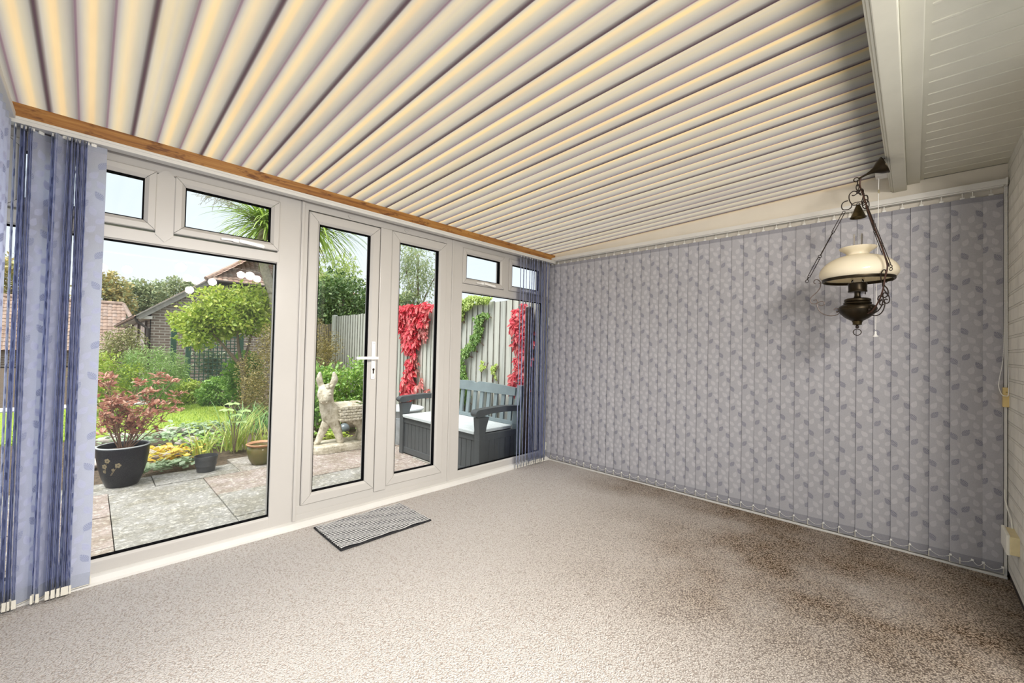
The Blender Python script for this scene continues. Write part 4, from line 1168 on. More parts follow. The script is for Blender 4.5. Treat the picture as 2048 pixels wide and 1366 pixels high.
# ------------------------------------------------------------------ pots and potted plants
def glaze(name, col, col2, rough=.12):
    m, nt, out = newmat(name)
    b = N(nt, 'ShaderNodeBsdfPrincipled'); b.inputs['Roughness'].default_value = rough; b.inputs['Coat Weight'].default_value = .08; b.inputs['Specular IOR Level'].default_value = .32
    r = ramp(nt, noise(nt, coords(nt), 7, 5, .7), [(.3, col2), (.7, col)]); L(nt, r.outputs[0], b.inputs['Base Color'])
    L(nt, b.outputs[0], out.inputs[0]); return m
M_NAVY = glaze('navy_black_glaze', (.004, .006, .014), (.010, .013, .018), .34)
M_RIM = plain('bare_grey_rim', (.42, .45, .46), .5)
M_GREENG = glaze('mottled_green_glaze', (.07, .09, .025), (.16, .12, .05), .14)
M_TERRA = plain('terracotta_rim', (.50, .27, .14), .6, var=.3, vscale=12)
M_GOLDM = plain('pale_gold_painted_flower', (.20, .165, .10), .5)
def potted_shrub():
    ox, oy = -3.235, 2.21
    P = thing('potted_shrub', (ox, oy, GZ), 'red leaved shrub in a navy glazed pot painted with pale flowers', 'potted plant')
    b = MB(); prof = [(.0, 0), (.105, 0), (.112, .008), (.138, .08), (.160, .17), (.174, .26), (.178, .320), (.182, .335), (.178, .346), (.165, .346), (.160, .33), (.158, .30), (.0, .295)]
    b.lathe(prof, 48, (ox, oy, GZ)); pot = b.build('pot', M_NAVY, P, True, angle=.8)
    b = MB(); b.torus((ox, oy, GZ+.345), .1735, .0075, (0, 0, 1), 48); b.build('pot_rim', M_RIM, pot, True)
    b = MB()                                                   # painted blossom on the side facing the room
    def on_pot(a, z):
        r = np.interp(z, [p[1] for p in prof[1:8]], [p[0] for p in prof[1:8]])+.0012
        return Vector((ox+r*math.cos(a), oy+r*math.sin(a), GZ+z))
    for a0, z0, s in ((-1.80, .205, .019), (-2.22, .25, .018), (-2.0, .17, .011), (-2.38, .20, .019), (-2.42, .155, .013)):
        for k in range(5):
            t = 2*PI*k/5; c = (a0+s*.7/.17*math.cos(t), z0+s*.7*math.sin(t))
            b.add([on_pot(c[0]+s*.5/.17*math.cos(u), c[1]+s*.5*math.sin(u)) for u in [2*PI*i/8 for i in range(8)]], [tuple(range(8))])
    for a0, z0, a1, z1 in ((-1.83, .195, -2.1, .12), (-2.25, .24, -2.38, .14), (-2.0, .16, -2.15, .12)):
        p = [on_pot(a0+(a1-a0)*t/6, z0+(z1-z0)*t/6) for t in range(7)]; b.tube(p, .0016, 5)
    b.build('painted_flower', M_GOLDM, pot)
    b = MB(); b.lathe([(.158, .300), (.05, .306), (.0, .308)], 24, (ox, oy, GZ)); b.build('potting_soil', M_SOIL, P)
    b = MB(); tips = []
    base = Vector((ox, oy, GZ+.29))
    for k in range(22):
        a = 2*PI*k/22+rng.normal()*.25; r = .06+.24*rng.random(); h = (.10 if k % 3 == 0 else .28)+.36*rng.random()
        tip = Vector((ox+.04+r*math.cos(a)*1.05, oy+r*math.sin(a)*.9, GZ+.33+h))
        mid = base.lerp(tip, .5)+Vector((rng.normal()*.03, rng.normal()*.03, .03))
        pts = catmull([base+Vector((.02*math.cos(a), .02*math.sin(a), 0)), mid, tip], 5)
        b.tube(pts, [.0055*(1-.8*i/(len(pts)-1)) for i in range(len(pts))], 6); tips.append(tip)
        for s in (.35, .5, .65, .8):
            p = pts[int(s*(len(pts)-1))]; q = p+Vector((rng.normal()*.08, rng.normal()*.08, .05+.06*rng.random())); b.tube([p, q], .0025, 5); tips.append(q)
    b.build('stem', plain('brown_twig', (.20, .12, .08), .8), P)
    Pp, Dd, Nn, Ln = [], [], [], []
    for t in tips:
        for k in range(12):
            a = rng.random()*2*PI; el = rng.uniform(-.2, 1.0)
            d = np.array([math.cos(a)*math.cos(el), math.sin(a)*math.cos(el), math.sin(el)])
            Pp.append(np.array(t)-d*.0+rng.normal(size=3)*.012); Dd.append(d); Nn.append(np.array([0, 0, 1])+rng.normal(size=3)*.3); Ln.append(.052*(.6+.7*rng.random()))
    Ln = np.array(Ln); V, F = leaf_np(np.array(Pp), unit(np.array(Dd)), unit(np.array(Nn)), Ln, Ln*.46, .15)
    b = MB(); b.np(V, F); b.build('foliage', leafmat('coppery_red_leaf', [(.44, .18, .13), (.60, .28, .20), (.30, .13, .09), (.70, .42, .30), (.52, .22, .16), (.40, .27, .14)], .3), P)
potted_shrub()
def plastic_pot():
    ox, oy = -2.635, 2.20
    P = thing('plastic_pot', (ox, oy, GZ), 'small empty dark grey plastic plant pot at the patio edge', 'plant pot')
    M = plain('dark_grey_plastic', (.055, .06, .065), .45, var=.2, vscale=14)
    b = MB(); b.lathe([(.0, 0), (.070, 0), (.073, .004), (.088, .118), (.089, .120), (.086, .06), (.0, .055)], 40, (ox, oy, GZ)); b.build('pot', M, P, True, angle=.5)
    b = MB(); b.lathe([(.086, .118), (.0935, .120), (.0975, .150), (.0975, .155), (.093, .155), (.088, .120), (.086, .118)], 40, (ox, oy, GZ)); b.build('pot_rim', M, P, True, angle=.5)
plastic_pot()
def green_pot():
    ox, oy = -2.165, 2.16
    P = thing('glazed_pot', (ox, oy, GZ), 'squat green glazed pot with terracotta rim partly behind the window frame', 'plant pot')
    b = MB(); b.lathe([(.0, 0), (.075, 0), (.085, .006), (.115, .06), (.132, .12), (.134, .160), (.124, .190), (.118, .195), (.110, .185), (.105, .15), (.0, .14)], 44, (ox, oy, GZ)); o = b.build('pot', M_GREENG, P, True, angle=.7)
    b = MB(); b.lathe([(.118, .192), (.130, .198), (.140, .206), (.142, .214), (.136, .219), (.124, .214), (.114, .200), (.118, .192)], 44, (ox, oy, GZ)); b.build('pot_rim', M_TERRA, P, True, angle=.8)
    b = MB(); b.lathe([(.106, .15), (.0, .155)], 20, (ox, oy, GZ)); b.build('potting_soil', M_SOIL, P)
green_pot()
# ------------------------------------------------------------------ garden plants
M_TWIG = plain('grey_brown_bark', (.22, .17, .12), .9, var=.4, vscale=20, bmp=.6, bscale=40, bdist=.01)
def leafy(name, label, cat, base, parts, mat, stems=None, group=None, stem_mat=None):
    """parts: list of cloud() kwargs; one foliage mesh plus one stem mesh per plant."""
    P = thing(name, base, label, cat, group)
    b = MB()
    for kw in parts: b.np(*cloud(**kw))
    b.build('foliage', mat, P)
    if stems:
        s = MB()
        for pts, r0, r1 in stems:
            p = catmull(pts, 5); s.tube(p, [r0+(r1-r0)*i/(len(p)-1) for i in range(len(p))], 7)
        s.build('trunk' if 'tree' in name else 'stem', stem_mat or M_TWIG, P, True)
    return P
LIME = leafmat('lime_green_leaf', [(.34, .48, .05), (.50, .62, .08), (.62, .70, .14), (.24, .38, .04), (.74, .74, .20)], .4)
GOLD = leafmat('golden_brown_needles', [(.24, .19, .05), (.36, .28, .08), (.15, .14, .04), (.44, .35, .10), (.10, .08, .03)], .25)
FEAT = leafmat('feathery_green', [(.24, .40, .10), (.36, .52, .16), (.18, .32, .08), (.42, .56, .18)], .35)
YELG = leafmat('yellow_green_leaf', [(.48, .58, .08), (.36, .50, .08), (.58, .62, .12)], .4)
BRNS = leafmat('olive_brown_leaf', [(.30, .30, .12), (.38, .38, .14), (.24, .20, .10), (.42, .44, .20)], .3)
GREEN = leafmat('mid_green_leaf', [(.16, .34, .05), (.26, .46, .07), (.34, .54, .10), (.12, .26, .04)], .35)
DARK = leafmat('dark_evergreen_leaf', [(.05, .12, .03), (.09, .18, .04), (.14, .24, .06), (.20, .30, .08), (.03, .07, .02)], .25)
WILLOW = leafmat('grey_green_willow_leaf', [(.34, .44, .22), (.44, .52, .28), (.26, .36, .18), (.52, .58, .34), (.5, .55, .2)], .4)
SILVER = leafmat('silvery_green_leaf', [(.34, .46, .28), (.46, .58, .38), (.26, .40, .20)], .3)
YORG = leafmat('yellow_orange_leaf', [(.75, .62, .06), (.82, .70, .12), (.70, .38, .06), (.60, .60, .08), (.6, .2, .05)], .35)
AUT1 = leafmat('autumn_gold_leaf', [(.52, .44, .16), (.62, .48, .16), (.44, .45, .20), (.38, .43, .20)], .3)
AUT2 = leafmat('soft_green_far_leaf', [(.34, .41, .20), (.42, .49, .25), (.28, .35, .18), (.50, .48, .22)], .3)

leafy('garden_tree', 'small lime green tree with forked trunk in front of the brick house', 'tree', (-1.50, 5.9, GZ),
      [dict(n=8000, c=(-1.74, 6.2, 1.62), r=(.74, .62, .48), size=.062, aspect=.55, clumps=120, spread=.13, up=.8, shell=.35),
       dict(n=2400, c=(-1.38, 6.1, 1.92), r=(.44, .42, .32), size=.062, clumps=50, spread=.2, up=.8, shell=.3),
       dict(n=1600, c=(-2.10, 6.2, 1.42), r=(.40, .36, .36), size=.062, clumps=30, spread=.2, up=.8, shell=.3)], LIME,
      [([(-1.48, 5.9, GZ), (-1.5, 5.88, .45), (-1.55, 5.85, .75)], .05, .04), ([(-1.55, 5.85, .72), (-1.75, 5.9, 1.0), (-2.0, 6.0, 1.35)], .034, .016), ([(-1.55, 5.85, .72), (-1.60, 5.9, 1.1), (-1.62, 6.0, 1.6)], .034, .016), ([(-1.54, 5.85, .7), (-1.4, 6, 1.2), (-1.3, 6.1, 1.8)], .03, .012)])
leafy('conifer_bush', 'big rounded golden brown conifer bush in front of the fence', 'bush', (-.98, 4.85, GZ),
      [dict(n=16000, c=(-1.0, 4.9, .60), r=(.76, .72, .84), size=.034, aspect=.30, clumps=260, spread=.10, up=.2, shell=.82, fold=.05),
       dict(n=5500, c=(-.92, 4.8, 1.10), r=(.62, .55, .50), size=.034, aspect=.30, clumps=100, spread=.12, up=.2, shell=.8, fold=.05),
       dict(n=2600, c=(-1.45, 4.85, .32), r=(.34, .35, .42), size=.034, aspect=.30, clumps=60, spread=.14, up=.2, shell=.7, fold=.05)], GOLD,
      [([(-.98, 4.85, GZ), (-.98, 4.85, .6), (-.95, 4.8, 1.2)], .06, .02)])
leafy('feathery_shrub', 'rounded feathery green shrub beyond the lawn', 'shrub', (-2.62, 7.3, GZ),
      [dict(n=8000, c=(-2.62, 7.3, .56), r=(.46, .45, .52), size=.06, aspect=.16, clumps=110, spread=.14, up=.1, shell=.6, droop=.4, fold=.03)], FEAT,
      [([(-2.6, 7.3, GZ), (-2.62, 7.3, .4)], .03, .015), ([(-2.55, 7.3, GZ), (-2.45, 7.25, .5)], .02, .01)])
leafy('green_shrub', 'yellow green bushy shrub at the left edge of the big window', 'shrub', (-3.25, 7.2, GZ),
      [dict(n=3600, c=(-3.22, 7.2, .46), r=(.42, .4, .48), size=.055, aspect=.4, clumps=60, spread=.16, up=.6, shell=.5)], YELG, [([(-3.25, 7.2, GZ), (-3.22, 7.2, .4)], .025, .012)])
leafy('brown_shrub', 'olive brown rounded shrub below the tiled garage roof', 'shrub', (-2.98, 9.0, GZ),
      [dict(n=4200, c=(-2.98, 9.0, .80), r=(.40, .4, .60), size=.05, aspect=.5, clumps=80, spread=.14, up=.5, shell=.55)], BRNS, [([(-2.98, 9, GZ), (-2.98, 9, .7)], .03, .012)])
leafy('low_shrub', 'low leafy green shrub at the foot of the trellis left half', 'shrub', (-2.1, 7.95, GZ),
      [dict(n=2000, c=(-2.12, 8.0, .08), r=(.36, .28, .28), size=.055, aspect=.6, clumps=34, spread=.2, up=.8)], YELG, None, 'low shrubs along the trellis')
leafy('low_shrub', 'low leafy green shrub at the foot of the trellis right half', 'shrub', (-1.55, 7.6, GZ),
      [dict(n=2200, c=(-1.58, 7.5, .10), r=(.34, .28, .30), size=.055, aspect=.6, clumps=34, spread=.2, up=.8)], GREEN, None, 'low shrubs along the trellis')
leafy('leafy_shrub', 'bright green broad leaved shrub between tree trunk and golden conifer', 'shrub', (-1.38, 6.9, GZ),
      [dict(n=3000, c=(-1.30, 6.7, .42), r=(.34, .32, .50), size=.065, aspect=.6, clumps=44, spread=.2, up=.8)], GREEN, [([(-1.38, 6.9, GZ), (-1.35, 6.8, .4)], .02, .01)])
leafy('rose_shrub', 'leafy bright green shrub behind the donkey statue', 'shrub', (-.70, 3.45, GZ),
      [dict(n=1900, c=(-1.0, 3.5, .60), r=(.36, .30, .34), size=.046, aspect=.55, clumps=34, spread=.2, up=.9, shell=.3),
       dict(n=2300, c=(-.52, 3.45, .56), r=(.34, .32, .40), size=.046, aspect=.55, clumps=40, spread=.2, up=.9, shell=.3),
       dict(n=1100, c=(-.75, 3.3, .22), r=(.45, .22, .22), size=.042, aspect=.55, clumps=24, spread=.2, up=.9, shell=.3)],
      leafmat('fresh_green_leaf', [(.22, .42, .05), (.36, .56, .10), (.46, .64, .16), (.28, .50, .12), (.14, .28, .05)], .4),
      [([(-.7, 3.5, GZ), (-.9, 3.5, .3), (-1.1, 3.5, .75)], .012, .005), ([(-.68, 3.5, GZ), (-.6, 3.45, .4), (-.45, 3.4, .85)], .012, .005), ([(-.7, 3.45, GZ), (-.7, 3.4, .7)], .012, .005)])
leafy('dark_shrub', 'dark green shrub low at the left of the donkey statue', 'shrub', (-1.25, 3.75, GZ),
      [dict(n=700, c=(-1.22, 3.7, .14), r=(.28, .26, .26), size=.10, aspect=.25, clumps=30, spread=.22, up=.5)], GREEN)
leafy('evergreen_tree', 'dense dark evergreen tree behind the fence seen through the left door', 'tree', (1.35, 8.3, GZ),
      [dict(n=11000, c=(1.35, 8.3, 2.05), r=(.98, .8, 1.10), size=.08, aspect=.5, clumps=130, spread=.13, up=.6, shell=.6),
       dict(n=3200, c=(.55, 8.0, 1.75), r=(.42, .4, .75), size=.075, aspect=.5, clumps=50, spread=.15, up=.6, shell=.5)], DARK,
      [([(1.35, 8.3, GZ), (1.33, 8.3, 1.4), (1.3, 8.3, 2.4)], .08, .03)])
leafy('green_tree', 'light green tree with sparse leaves between palm fronds and dark evergreen', 'tree', (1.25, 9.8, GZ),
      [dict(n=2400, c=(1.75, 9.8, 3.0), r=(.85, .6, 1.05), size=.10, aspect=.4, clumps=110, spread=.12, up=.5, shell=.4),
       dict(n=900, c=(.75, 9.6, 2.4), r=(.4, .5, .8), size=.10, aspect=.4, clumps=50, spread=.14, up=.5, shell=.4)],
      leafmat('pale_spring_leaf', [(.46, .58, .18), (.56, .66, .26), (.36, .48, .14)], .45), [([(1.25, 9.8, GZ), (1.3, 9.8, 1.5), (1.7, 9.8, 3.2)], .07, .02), ([(1.28, 9.8, 1.4), (.9, 9.7, 2.8)], .03, .01)])
leafy('willow_tree', 'grey green wispy tree behind the fence seen through the right door', 'tree', (3.55, 8.2, GZ),
      [dict(n=2700, c=(3.55, 8.2, 3.35), r=(.70, .6, 1.35), size=.11, aspect=.20, clumps=150, spread=.12, up=.1, shell=.25, droop=.9, fold=.04),
       dict(n=700, c=(3.0, 8.1, 3.95), r=(.5, .5, .6), size=.11, aspect=.20, clumps=60, spread=.14, up=.1, shell=.3, droop=.9, fold=.04),
       dict(n=1300, c=(3.05, 8.1, 2.35), r=(.5, .4, .55), size=.10, aspect=.45, clumps=60, spread=.14, up=.4, shell=.3),
       dict(n=260, c=(4.75, 8.2, 3.9), r=(.30, .4, .55), size=.11, aspect=.2, clumps=36, spread=.12, up=.1, shell=.3, droop=.9)], WILLOW,
      [([(3.6, 8.2, GZ), (3.6, 8.2, 2), (3.55, 8.2, 4.0)], .08, .02), ([(3.6, 8.2, 2), (3.1, 8.2, 3.6)], .035, .01), ([(3.6, 8.2, 2.2), (4.2, 8.2, 3.4), (4.8, 8.2, 4.0)], .03, .008)])

# palm: two heads of strap leaves on one forked trunk
def palm():
    P = thing('palm_tree', (-1.02, 5.85, GZ), 'tall cabbage palm with strap leaves behind the frame between big window and doors', 'tree')
    M_TR = plain('pale_fibrous_trunk', (.58, .52, .42), .9, var=.35, vscale=18, bmp=1, bscale=34, bdist=.02)
    b = MB()
    for pts, r0, r1 in (([(-.98, 5.85, GZ), (-.99, 5.85, .8), (-1.03, 5.85, 1.7), (-1.10, 5.83, 2.2)], .10, .085), ([(-1.09, 5.83, 2.1), (-1.24, 5.8, 2.5), (-1.34, 5.75, 2.95), (-1.30, 5.7, 3.25)], .085, .06), ([(-1.08, 5.84, 2.1), (-1.02, 5.85, 2.6), (-.85, 5.8, 3.2)], .08, .06)):
        p = catmull(pts, 7); b.tube(p, [(r0+(r1-r0)*i/(len(p)-1))*(1+.06*math.sin(i*2.1)) for i in range(len(p))], 10)
    b.build('trunk', M_TR, P, True)
    G = leafmat('palm_strap_leaf', [(.28, .44, .06), (.42, .58, .10), (.52, .68, .16), (.20, .34, .05), (.36, .50, .12)], .35)
    for (c, n, ln) in (((-1.28, 5.68, 3.30), 260, .98), ((-.60, 5.58, 3.42), 340, 1.42)):
        b = MB(); P0 = np.tile(np.array([c]), (n, 1))+rng.normal(size=(n, 3))*.045
        lean = np.arccos(1-1.62*rng.random(n)); b.np(*blade_np(P0, rng.uniform(0, 2*PI, n), lean*.86, ln*rng.uniform(.7, 1.1, n), rng.uniform(.030, .046, n), 7, 1.3)); b.build('crown', G, P)
        d = MB(); m = 34; P0 = np.tile(np.array([c]), (m, 1))+np.array([0, 0, -.12])
        d.np(*blade_np(P0, rng.uniform(0, 2*PI, m), rng.uniform(2.1, 2.8, m), ln*rng.uniform(.35, .6, m), rng.uniform(.02, .032, m), 4, .5)); d.build('dead_leaves', leafmat('dry_straw_leaf', [(.50, .42, .26), (.62, .54, .36), (.40, .34, .2)], .25), P)
    fl = MB()                                               # spent flower spray sticking out to the left
    st = Vector((-1.36, 5.66, 3.30)); tip = Vector((-2.18, 5.6, 3.62)); ax = catmull([st, st.lerp(tip, .5)+Vector((0, 0, .08)), tip], 8)
    fl.tube(ax, [.010*(1-.7*i/(len(ax)-1)) for i in range(len(ax))], 5)
    for i in range(2, len(ax)):
        for s in range(4):
            d = Vector((-.16*rng.random()-.02, rng.normal()*.09, rng.normal()*.10-.02)); e = ax[i]+d; fl.tube(catmull([ax[i], ax[i]+d*.5+Vector((0, 0, .02)), e+Vector((0, 0, -.02))], 3), .0028, 4)
            for k in range(4): fl.tube([ax[i]+d*(.3+.2*k), ax[i]+d*(.3+.2*k)+Vector((rng.normal()*.03-.02, rng.normal()*.03, -.02+rng.normal()*.03))], .0024, 4)
    fl.build('flower_spray', plain('dry_flower_spray', (.36, .34, .24), .9), P)
palm()

# beds: grasses, irises, ground cover
def tuft(name, label, cat, base, n, ln, wd, mat, spread=.05, lean=(.05, .5), group=None, curve=1.0):
    P = thing(name, base, label, cat, group)
    Pp = np.array(base)+rng.normal(size=(n, 3))*np.array([spread, spread, 0]); Pp[:, 2] = base[2]
    b = MB(); b.np(*blade_np(Pp, rng.uniform(0, 2*PI, n), rng.uniform(*lean, n), ln*rng.uniform(.55, 1.1, n), wd*rng.uniform(.7, 1.2, n), 5, curve)); b.build('foliage', mat, P)
STRAP = leafmat('strap_leaf_green', [(.40, .52, .10), (.56, .64, .18), (.30, .44, .08), (.70, .64, .16)], .35)
IRIS = leafmat('blue_green_blade', [(.18, .42, .12), (.28, .52, .18), (.36, .58, .20)], .35)
tuft('grass_clump', 'tall arching grass clump behind the green glazed pot', 'grass clump', (-2.22, 3.0, GZ), 110, .62, .012, STRAP, .06)
tuft('grass_clump', 'yellowing strap leaved clump behind the small plastic pot', 'grass clump', (-2.60, 2.75, GZ), 46, .42, .016, STRAP, .05)
tuft('iris_clump', 'upright green iris blades beyond the grass clump, left one', 'iris', (-1.86, 4.15, GZ), 60, .48, .018, IRIS, .14, (.0, .3))
tuft('iris_clump', 'upright green iris blades under the golden conifer, right one', 'iris', (-1.52, 4.0, GZ), 60, .46, .018, IRIS, .14, (.0, .3))
tuft('grass_clump', 'strap leaves rising behind the glazed pot at the window frame', 'grass clump', (-1.95, 2.85, GZ), 40, .42, .016, STRAP, .06)
def groundcover(name, label, base, n, r, size, mat, h=.05, asp=.7):
    P = thing(name, base, label, 'plant')
    Pp = np.array(base)+np.stack([rng.normal(size=n)*r[0], rng.normal(size=n)*r[1], rng.random(n)*h], 1)
    a = rng.uniform(0, 2*PI, n); D = unit(np.stack([np.cos(a), np.sin(a), rng.uniform(.0, .6, n)], 1)); Nn = unit(rng.normal(size=(n, 3))*.25+np.array([0, 0, 1]))
    ln = size*rng.uniform(.6, 1.2, n); b = MB(); b.np(*leaf_np(Pp, D, Nn, ln, ln*asp, .1)); b.build('foliage', mat, P)
groundcover('ground_cover', 'silvery green leaves creeping over the patio edge beside the navy pot', (-2.90, 2.48, GZ+.01), 150, (.12, .05), .08, SILVER, .07)
groundcover('yellow_plant', 'low plant with yellow and orange leaves behind the navy pot', (-2.86, 2.72, GZ+.01), 260, (.12, .10), .065, YORG, .16)
groundcover('low_plant', 'low green leafy plant behind the plastic pot', (-2.45, 3.35, GZ+.01), 240, (.16, .12), .06, GREEN, .14)
groundcover('rockery_plant', 'pale leaved rockery plant between navy pot and lawn', (-2.95, 3.9, GZ+.01), 320, (.26, .16), .07, SILVER, .12)
groundcover('rockery_flowers', 'greyish rockery plant at the far edge of the flower bed', (-2.35, 4.35, GZ+.01), 320, (.24, .12), .07, SILVER, .13)
groundcover('bed_plant', 'yellow green plant between the legs of the donkey statue', (-1.16, 2.72, GZ+.01), 190, (.10, .06), .055, YELG, .10)
groundcover('bed_plant', 'green leaves at the foot of the shrub behind the statue plinth', (-1.10, 3.1, GZ+.01), 110, (.14, .08), .06, GREEN, .10)
groundcover('corner_plant', 'small lime leaves beside the metal bin', (-.66, 2.52, GZ+.01), 60, (.06, .05), .06, YELG, .66)
def leafstalk():
    P = thing('broad_leaf_plant', (-2.28, 2.78, GZ), 'young plant with broad lobed pale green leaves before the grass clump', 'plant')
    b = MB(); s = MB(); 
    for (x, y, z) in ((-2.36, 2.76, .40), (-2.28, 2.74, .34), (-2.19, 2.78, .37), (-2.30, 2.80, .46), (-2.24, 2.72, .26)):
        s.tube([(-2.28, 2.78, GZ), ((x-2.28)/2, 2.77, z*.6), (x, y, z)], .004, 5)
        for k in range(5):
            a = 2*PI*k/5+.3; D = unit(np.array([[math.cos(a), math.sin(a), -.15]])); b.np(*leaf_np(np.array([[x, y, z]]), D, np.array([[0, -.3, 1.]]), np.array([.085]), np.array([.055]), .08))
    b.build('foliage', leafmat('pale_broad_leaf', [(.42, .60, .22), (.52, .68, .30)], .4), P); s.build('stem', M_TWIG, P)
leafstalk()
def rocks():
    M = plain('pale_garden_stone', (.56, .50, .45), .9, var=.35, vscale=9, bmp=.6, bscale=24, bdist=.02)
    spots = [(-3.30, 3.15, .16, 'flat pale stone behind the navy pot at the bed edge'), (-2.86, 3.22, .20, 'pinkish flat stone in the middle of the flower bed'), (-2.50, 3.7, .17, 'flat stone beside the grass clump in the bed'),
             (-3.15, 4.4, .20, 'pale rock at the lawn edge on the left'), (-2.62, 4.6, .17, 'pale rock at the lawn edge in the middle'), (-1.45, 3.3, .22, 'stone bed edging left of the donkey statue')]
    for x, y, r, lab in spots:
        b = MB(); b.ball((x, y, GZ+.02), r, 0, 3, (1.2, .7, .34))
        b.v = [(vx+.018*math.sin(vz*30+vy*17), vy+.018*math.sin(vx*19), vz+.010*math.sin(vx*23+vy*11)) for vx, vy, vz in b.v]
        tag(b.build('garden_stone', M, None, True, (x, y, GZ)), lab, 'stone', 'stones in the flower bed')
rocks()
def globe():
    P = thing('garden_globe', (-.93, 2.95, GZ), 'grey shiny rounded ornament behind the donkey statue legs', 'ornament')
    b = MB(); b.ball((-.93, 2.95, GZ+.10), .075, 0, 3); m = plain('smoky_glass_ball', (.16, .19, .21), .15); b.build('ball', m, P, True)
    b = MB(); b.lathe([(.05, 0), (.045, .02), (.03, .035)], 20, (-.93, 2.95, GZ)); b.build('base', M_SOIL, P)
globe()
def trellis():
    M = plain('dark_green_paint', (.045, .11, .075), .6, var=.2, vscale=8)
    P = thing('garden_trellis', (-1.5, 9.0, GZ), 'dark green lattice trellis with posts in front of the brick house', 'trellis')
    b = MB()
    for i in range(12):
        x = -1.86+i*.085; b.box((x-.009, 8.99, .05), (x+.009, 9.0, 1.28))
    for j in range(14):
        z = .08+j*.085; b.box((-1.88, 8.98, z), (-.9, 8.99, z+.018))
    b.box((-1.9, 8.98, 1.26), (-.9, 9.0, 1.30)); b.build('lattice', M, P)
    for x in (-1.90, -.88):
        b = MB(); b.box((x-.045, 8.95, GZ), (x+.045, 9.04, 1.36)); b.build('post', M, P)
    P2 = thing('garden_post', (-2.13, 9.3, GZ), 'dark green wooden post left of the trellis', 'post')
    b = MB(); b.box((-2.18, 9.25, GZ), (-2.08, 9.35, 1.5)); b.box((-2.19, 9.24, 1.5), (-2.07, 9.36, 1.53)); b.build('post', M, P2)
    leafy('climbing_plant', 'light leaved climber growing behind the green trellis', 'climbing plant', (-1.4, 9.2, GZ), [dict(n=1100, c=(-1.4, 9.2, .62), r=(.5, .08, .66), size=.07, aspect=.6, clumps=60, spread=.2, up=.3, shell=.1)],
          leafmat('pale_variegated_leaf', [(.44, .52, .34), (.30, .42, .20), (.60, .64, .48), (.14, .22, .1)], .3))
trellis()

# ------------------------------------------------------------------ neighbouring buildings
def tile_mat(name, c1, c2, c3):
    m, nt, out = newmat(name)
    b = N(nt, 'ShaderNodeBsdfPrincipled'); b.inputs['Roughness'].default_value = .85; b.inputs['Specular IOR Level'].default_value = .15
    g = N(nt, 'ShaderNodeNewGeometry'); co = coords(nt)
    r = ramp(nt, g.outputs['Random Per Island'], [(0, c1), (.5, c2), (1, c3)])
    n = ramp(nt, noise(nt, co, 5, 5, .7), [(.35, (.6, .58, .55)), (.6, (1, 1, 1))])
    mx = N(nt, 'ShaderNodeMixRGB', blend_type='MULTIPLY'); mx.inputs[0].default_value = .8
    L(nt, r.outputs[0], mx.inputs[1]); L(nt, n.outputs[0], mx.inputs[2]); L(nt, mx.outputs[0], b.inputs['Base Color']); L(nt, b.outputs[0], out.inputs[0]); return m
def tiled_plane(b, o, u, v, nu, nv, clip=None):
    """Rows of curved pantiles on the parallelogram o + s*u + t*v (v runs up the slope)."""
    o, u, v = Vector(o), Vector(u), Vector(v); nrm = u.cross(v).normalized()
    if nrm.z < 0: nrm = -nrm
    for j in range(nv):
        for i in range(nu):
            if clip and not clip((i+.5)/nu, (j+.5)/nv): continue
            p = o+u*(i/nu)+v*(j/nv); du = u/nu; dv = v/nv*1.12
            vs = []
            for t in (0, 1):
                for k in range(4):
                    h = (.014+.022*math.sin(PI*k/3))*(1.0) + (.022 if t == 0 else 0)
                    vs.append(p+du*(k/3)+dv*t+nrm*h)
            b.add(vs, [(0, 1, 5, 4), (1, 2, 6, 5), (2, 3, 7, 6)])
            b.add([vs[0], vs[1], vs[2], vs[3], vs[3]-nrm*.03, vs[2]-nrm*.05, vs[1]-nrm*.05, vs[0]-nrm*.03], [(0, 7, 6, 1), (1, 6, 5, 2), (2, 5, 4, 3)])
M_HBRICK = brickmat('brown_grey_brick', (.22, .165, .13), (.30, .25, .20), (.48, .44, .38), 'xz', .225, .075, .012, .4, .9)
M_HBRICKY = brickmat('brown_grey_brick_side', (.24, .18, .15), (.30, .25, .21), (.46, .42, .37), 'yz', .225, .075, .012, .4, .9)
M_TILE = tile_mat('weathered_red_tile', (.40, .27, .21), (.50, .36, .29), (.46, .38, .32))
M_TILE2 = tile_mat('brown_pantile', (.34, .24, .19), (.42, .31, .25), (.38, .30, .26))
M_BARGE = plain('grey_bargeboard', (.42, .40, .36), .8, var=.3, vscale=9)
M_GUT = plain('dark_brown_gutter', (.05, .038, .03), .5)
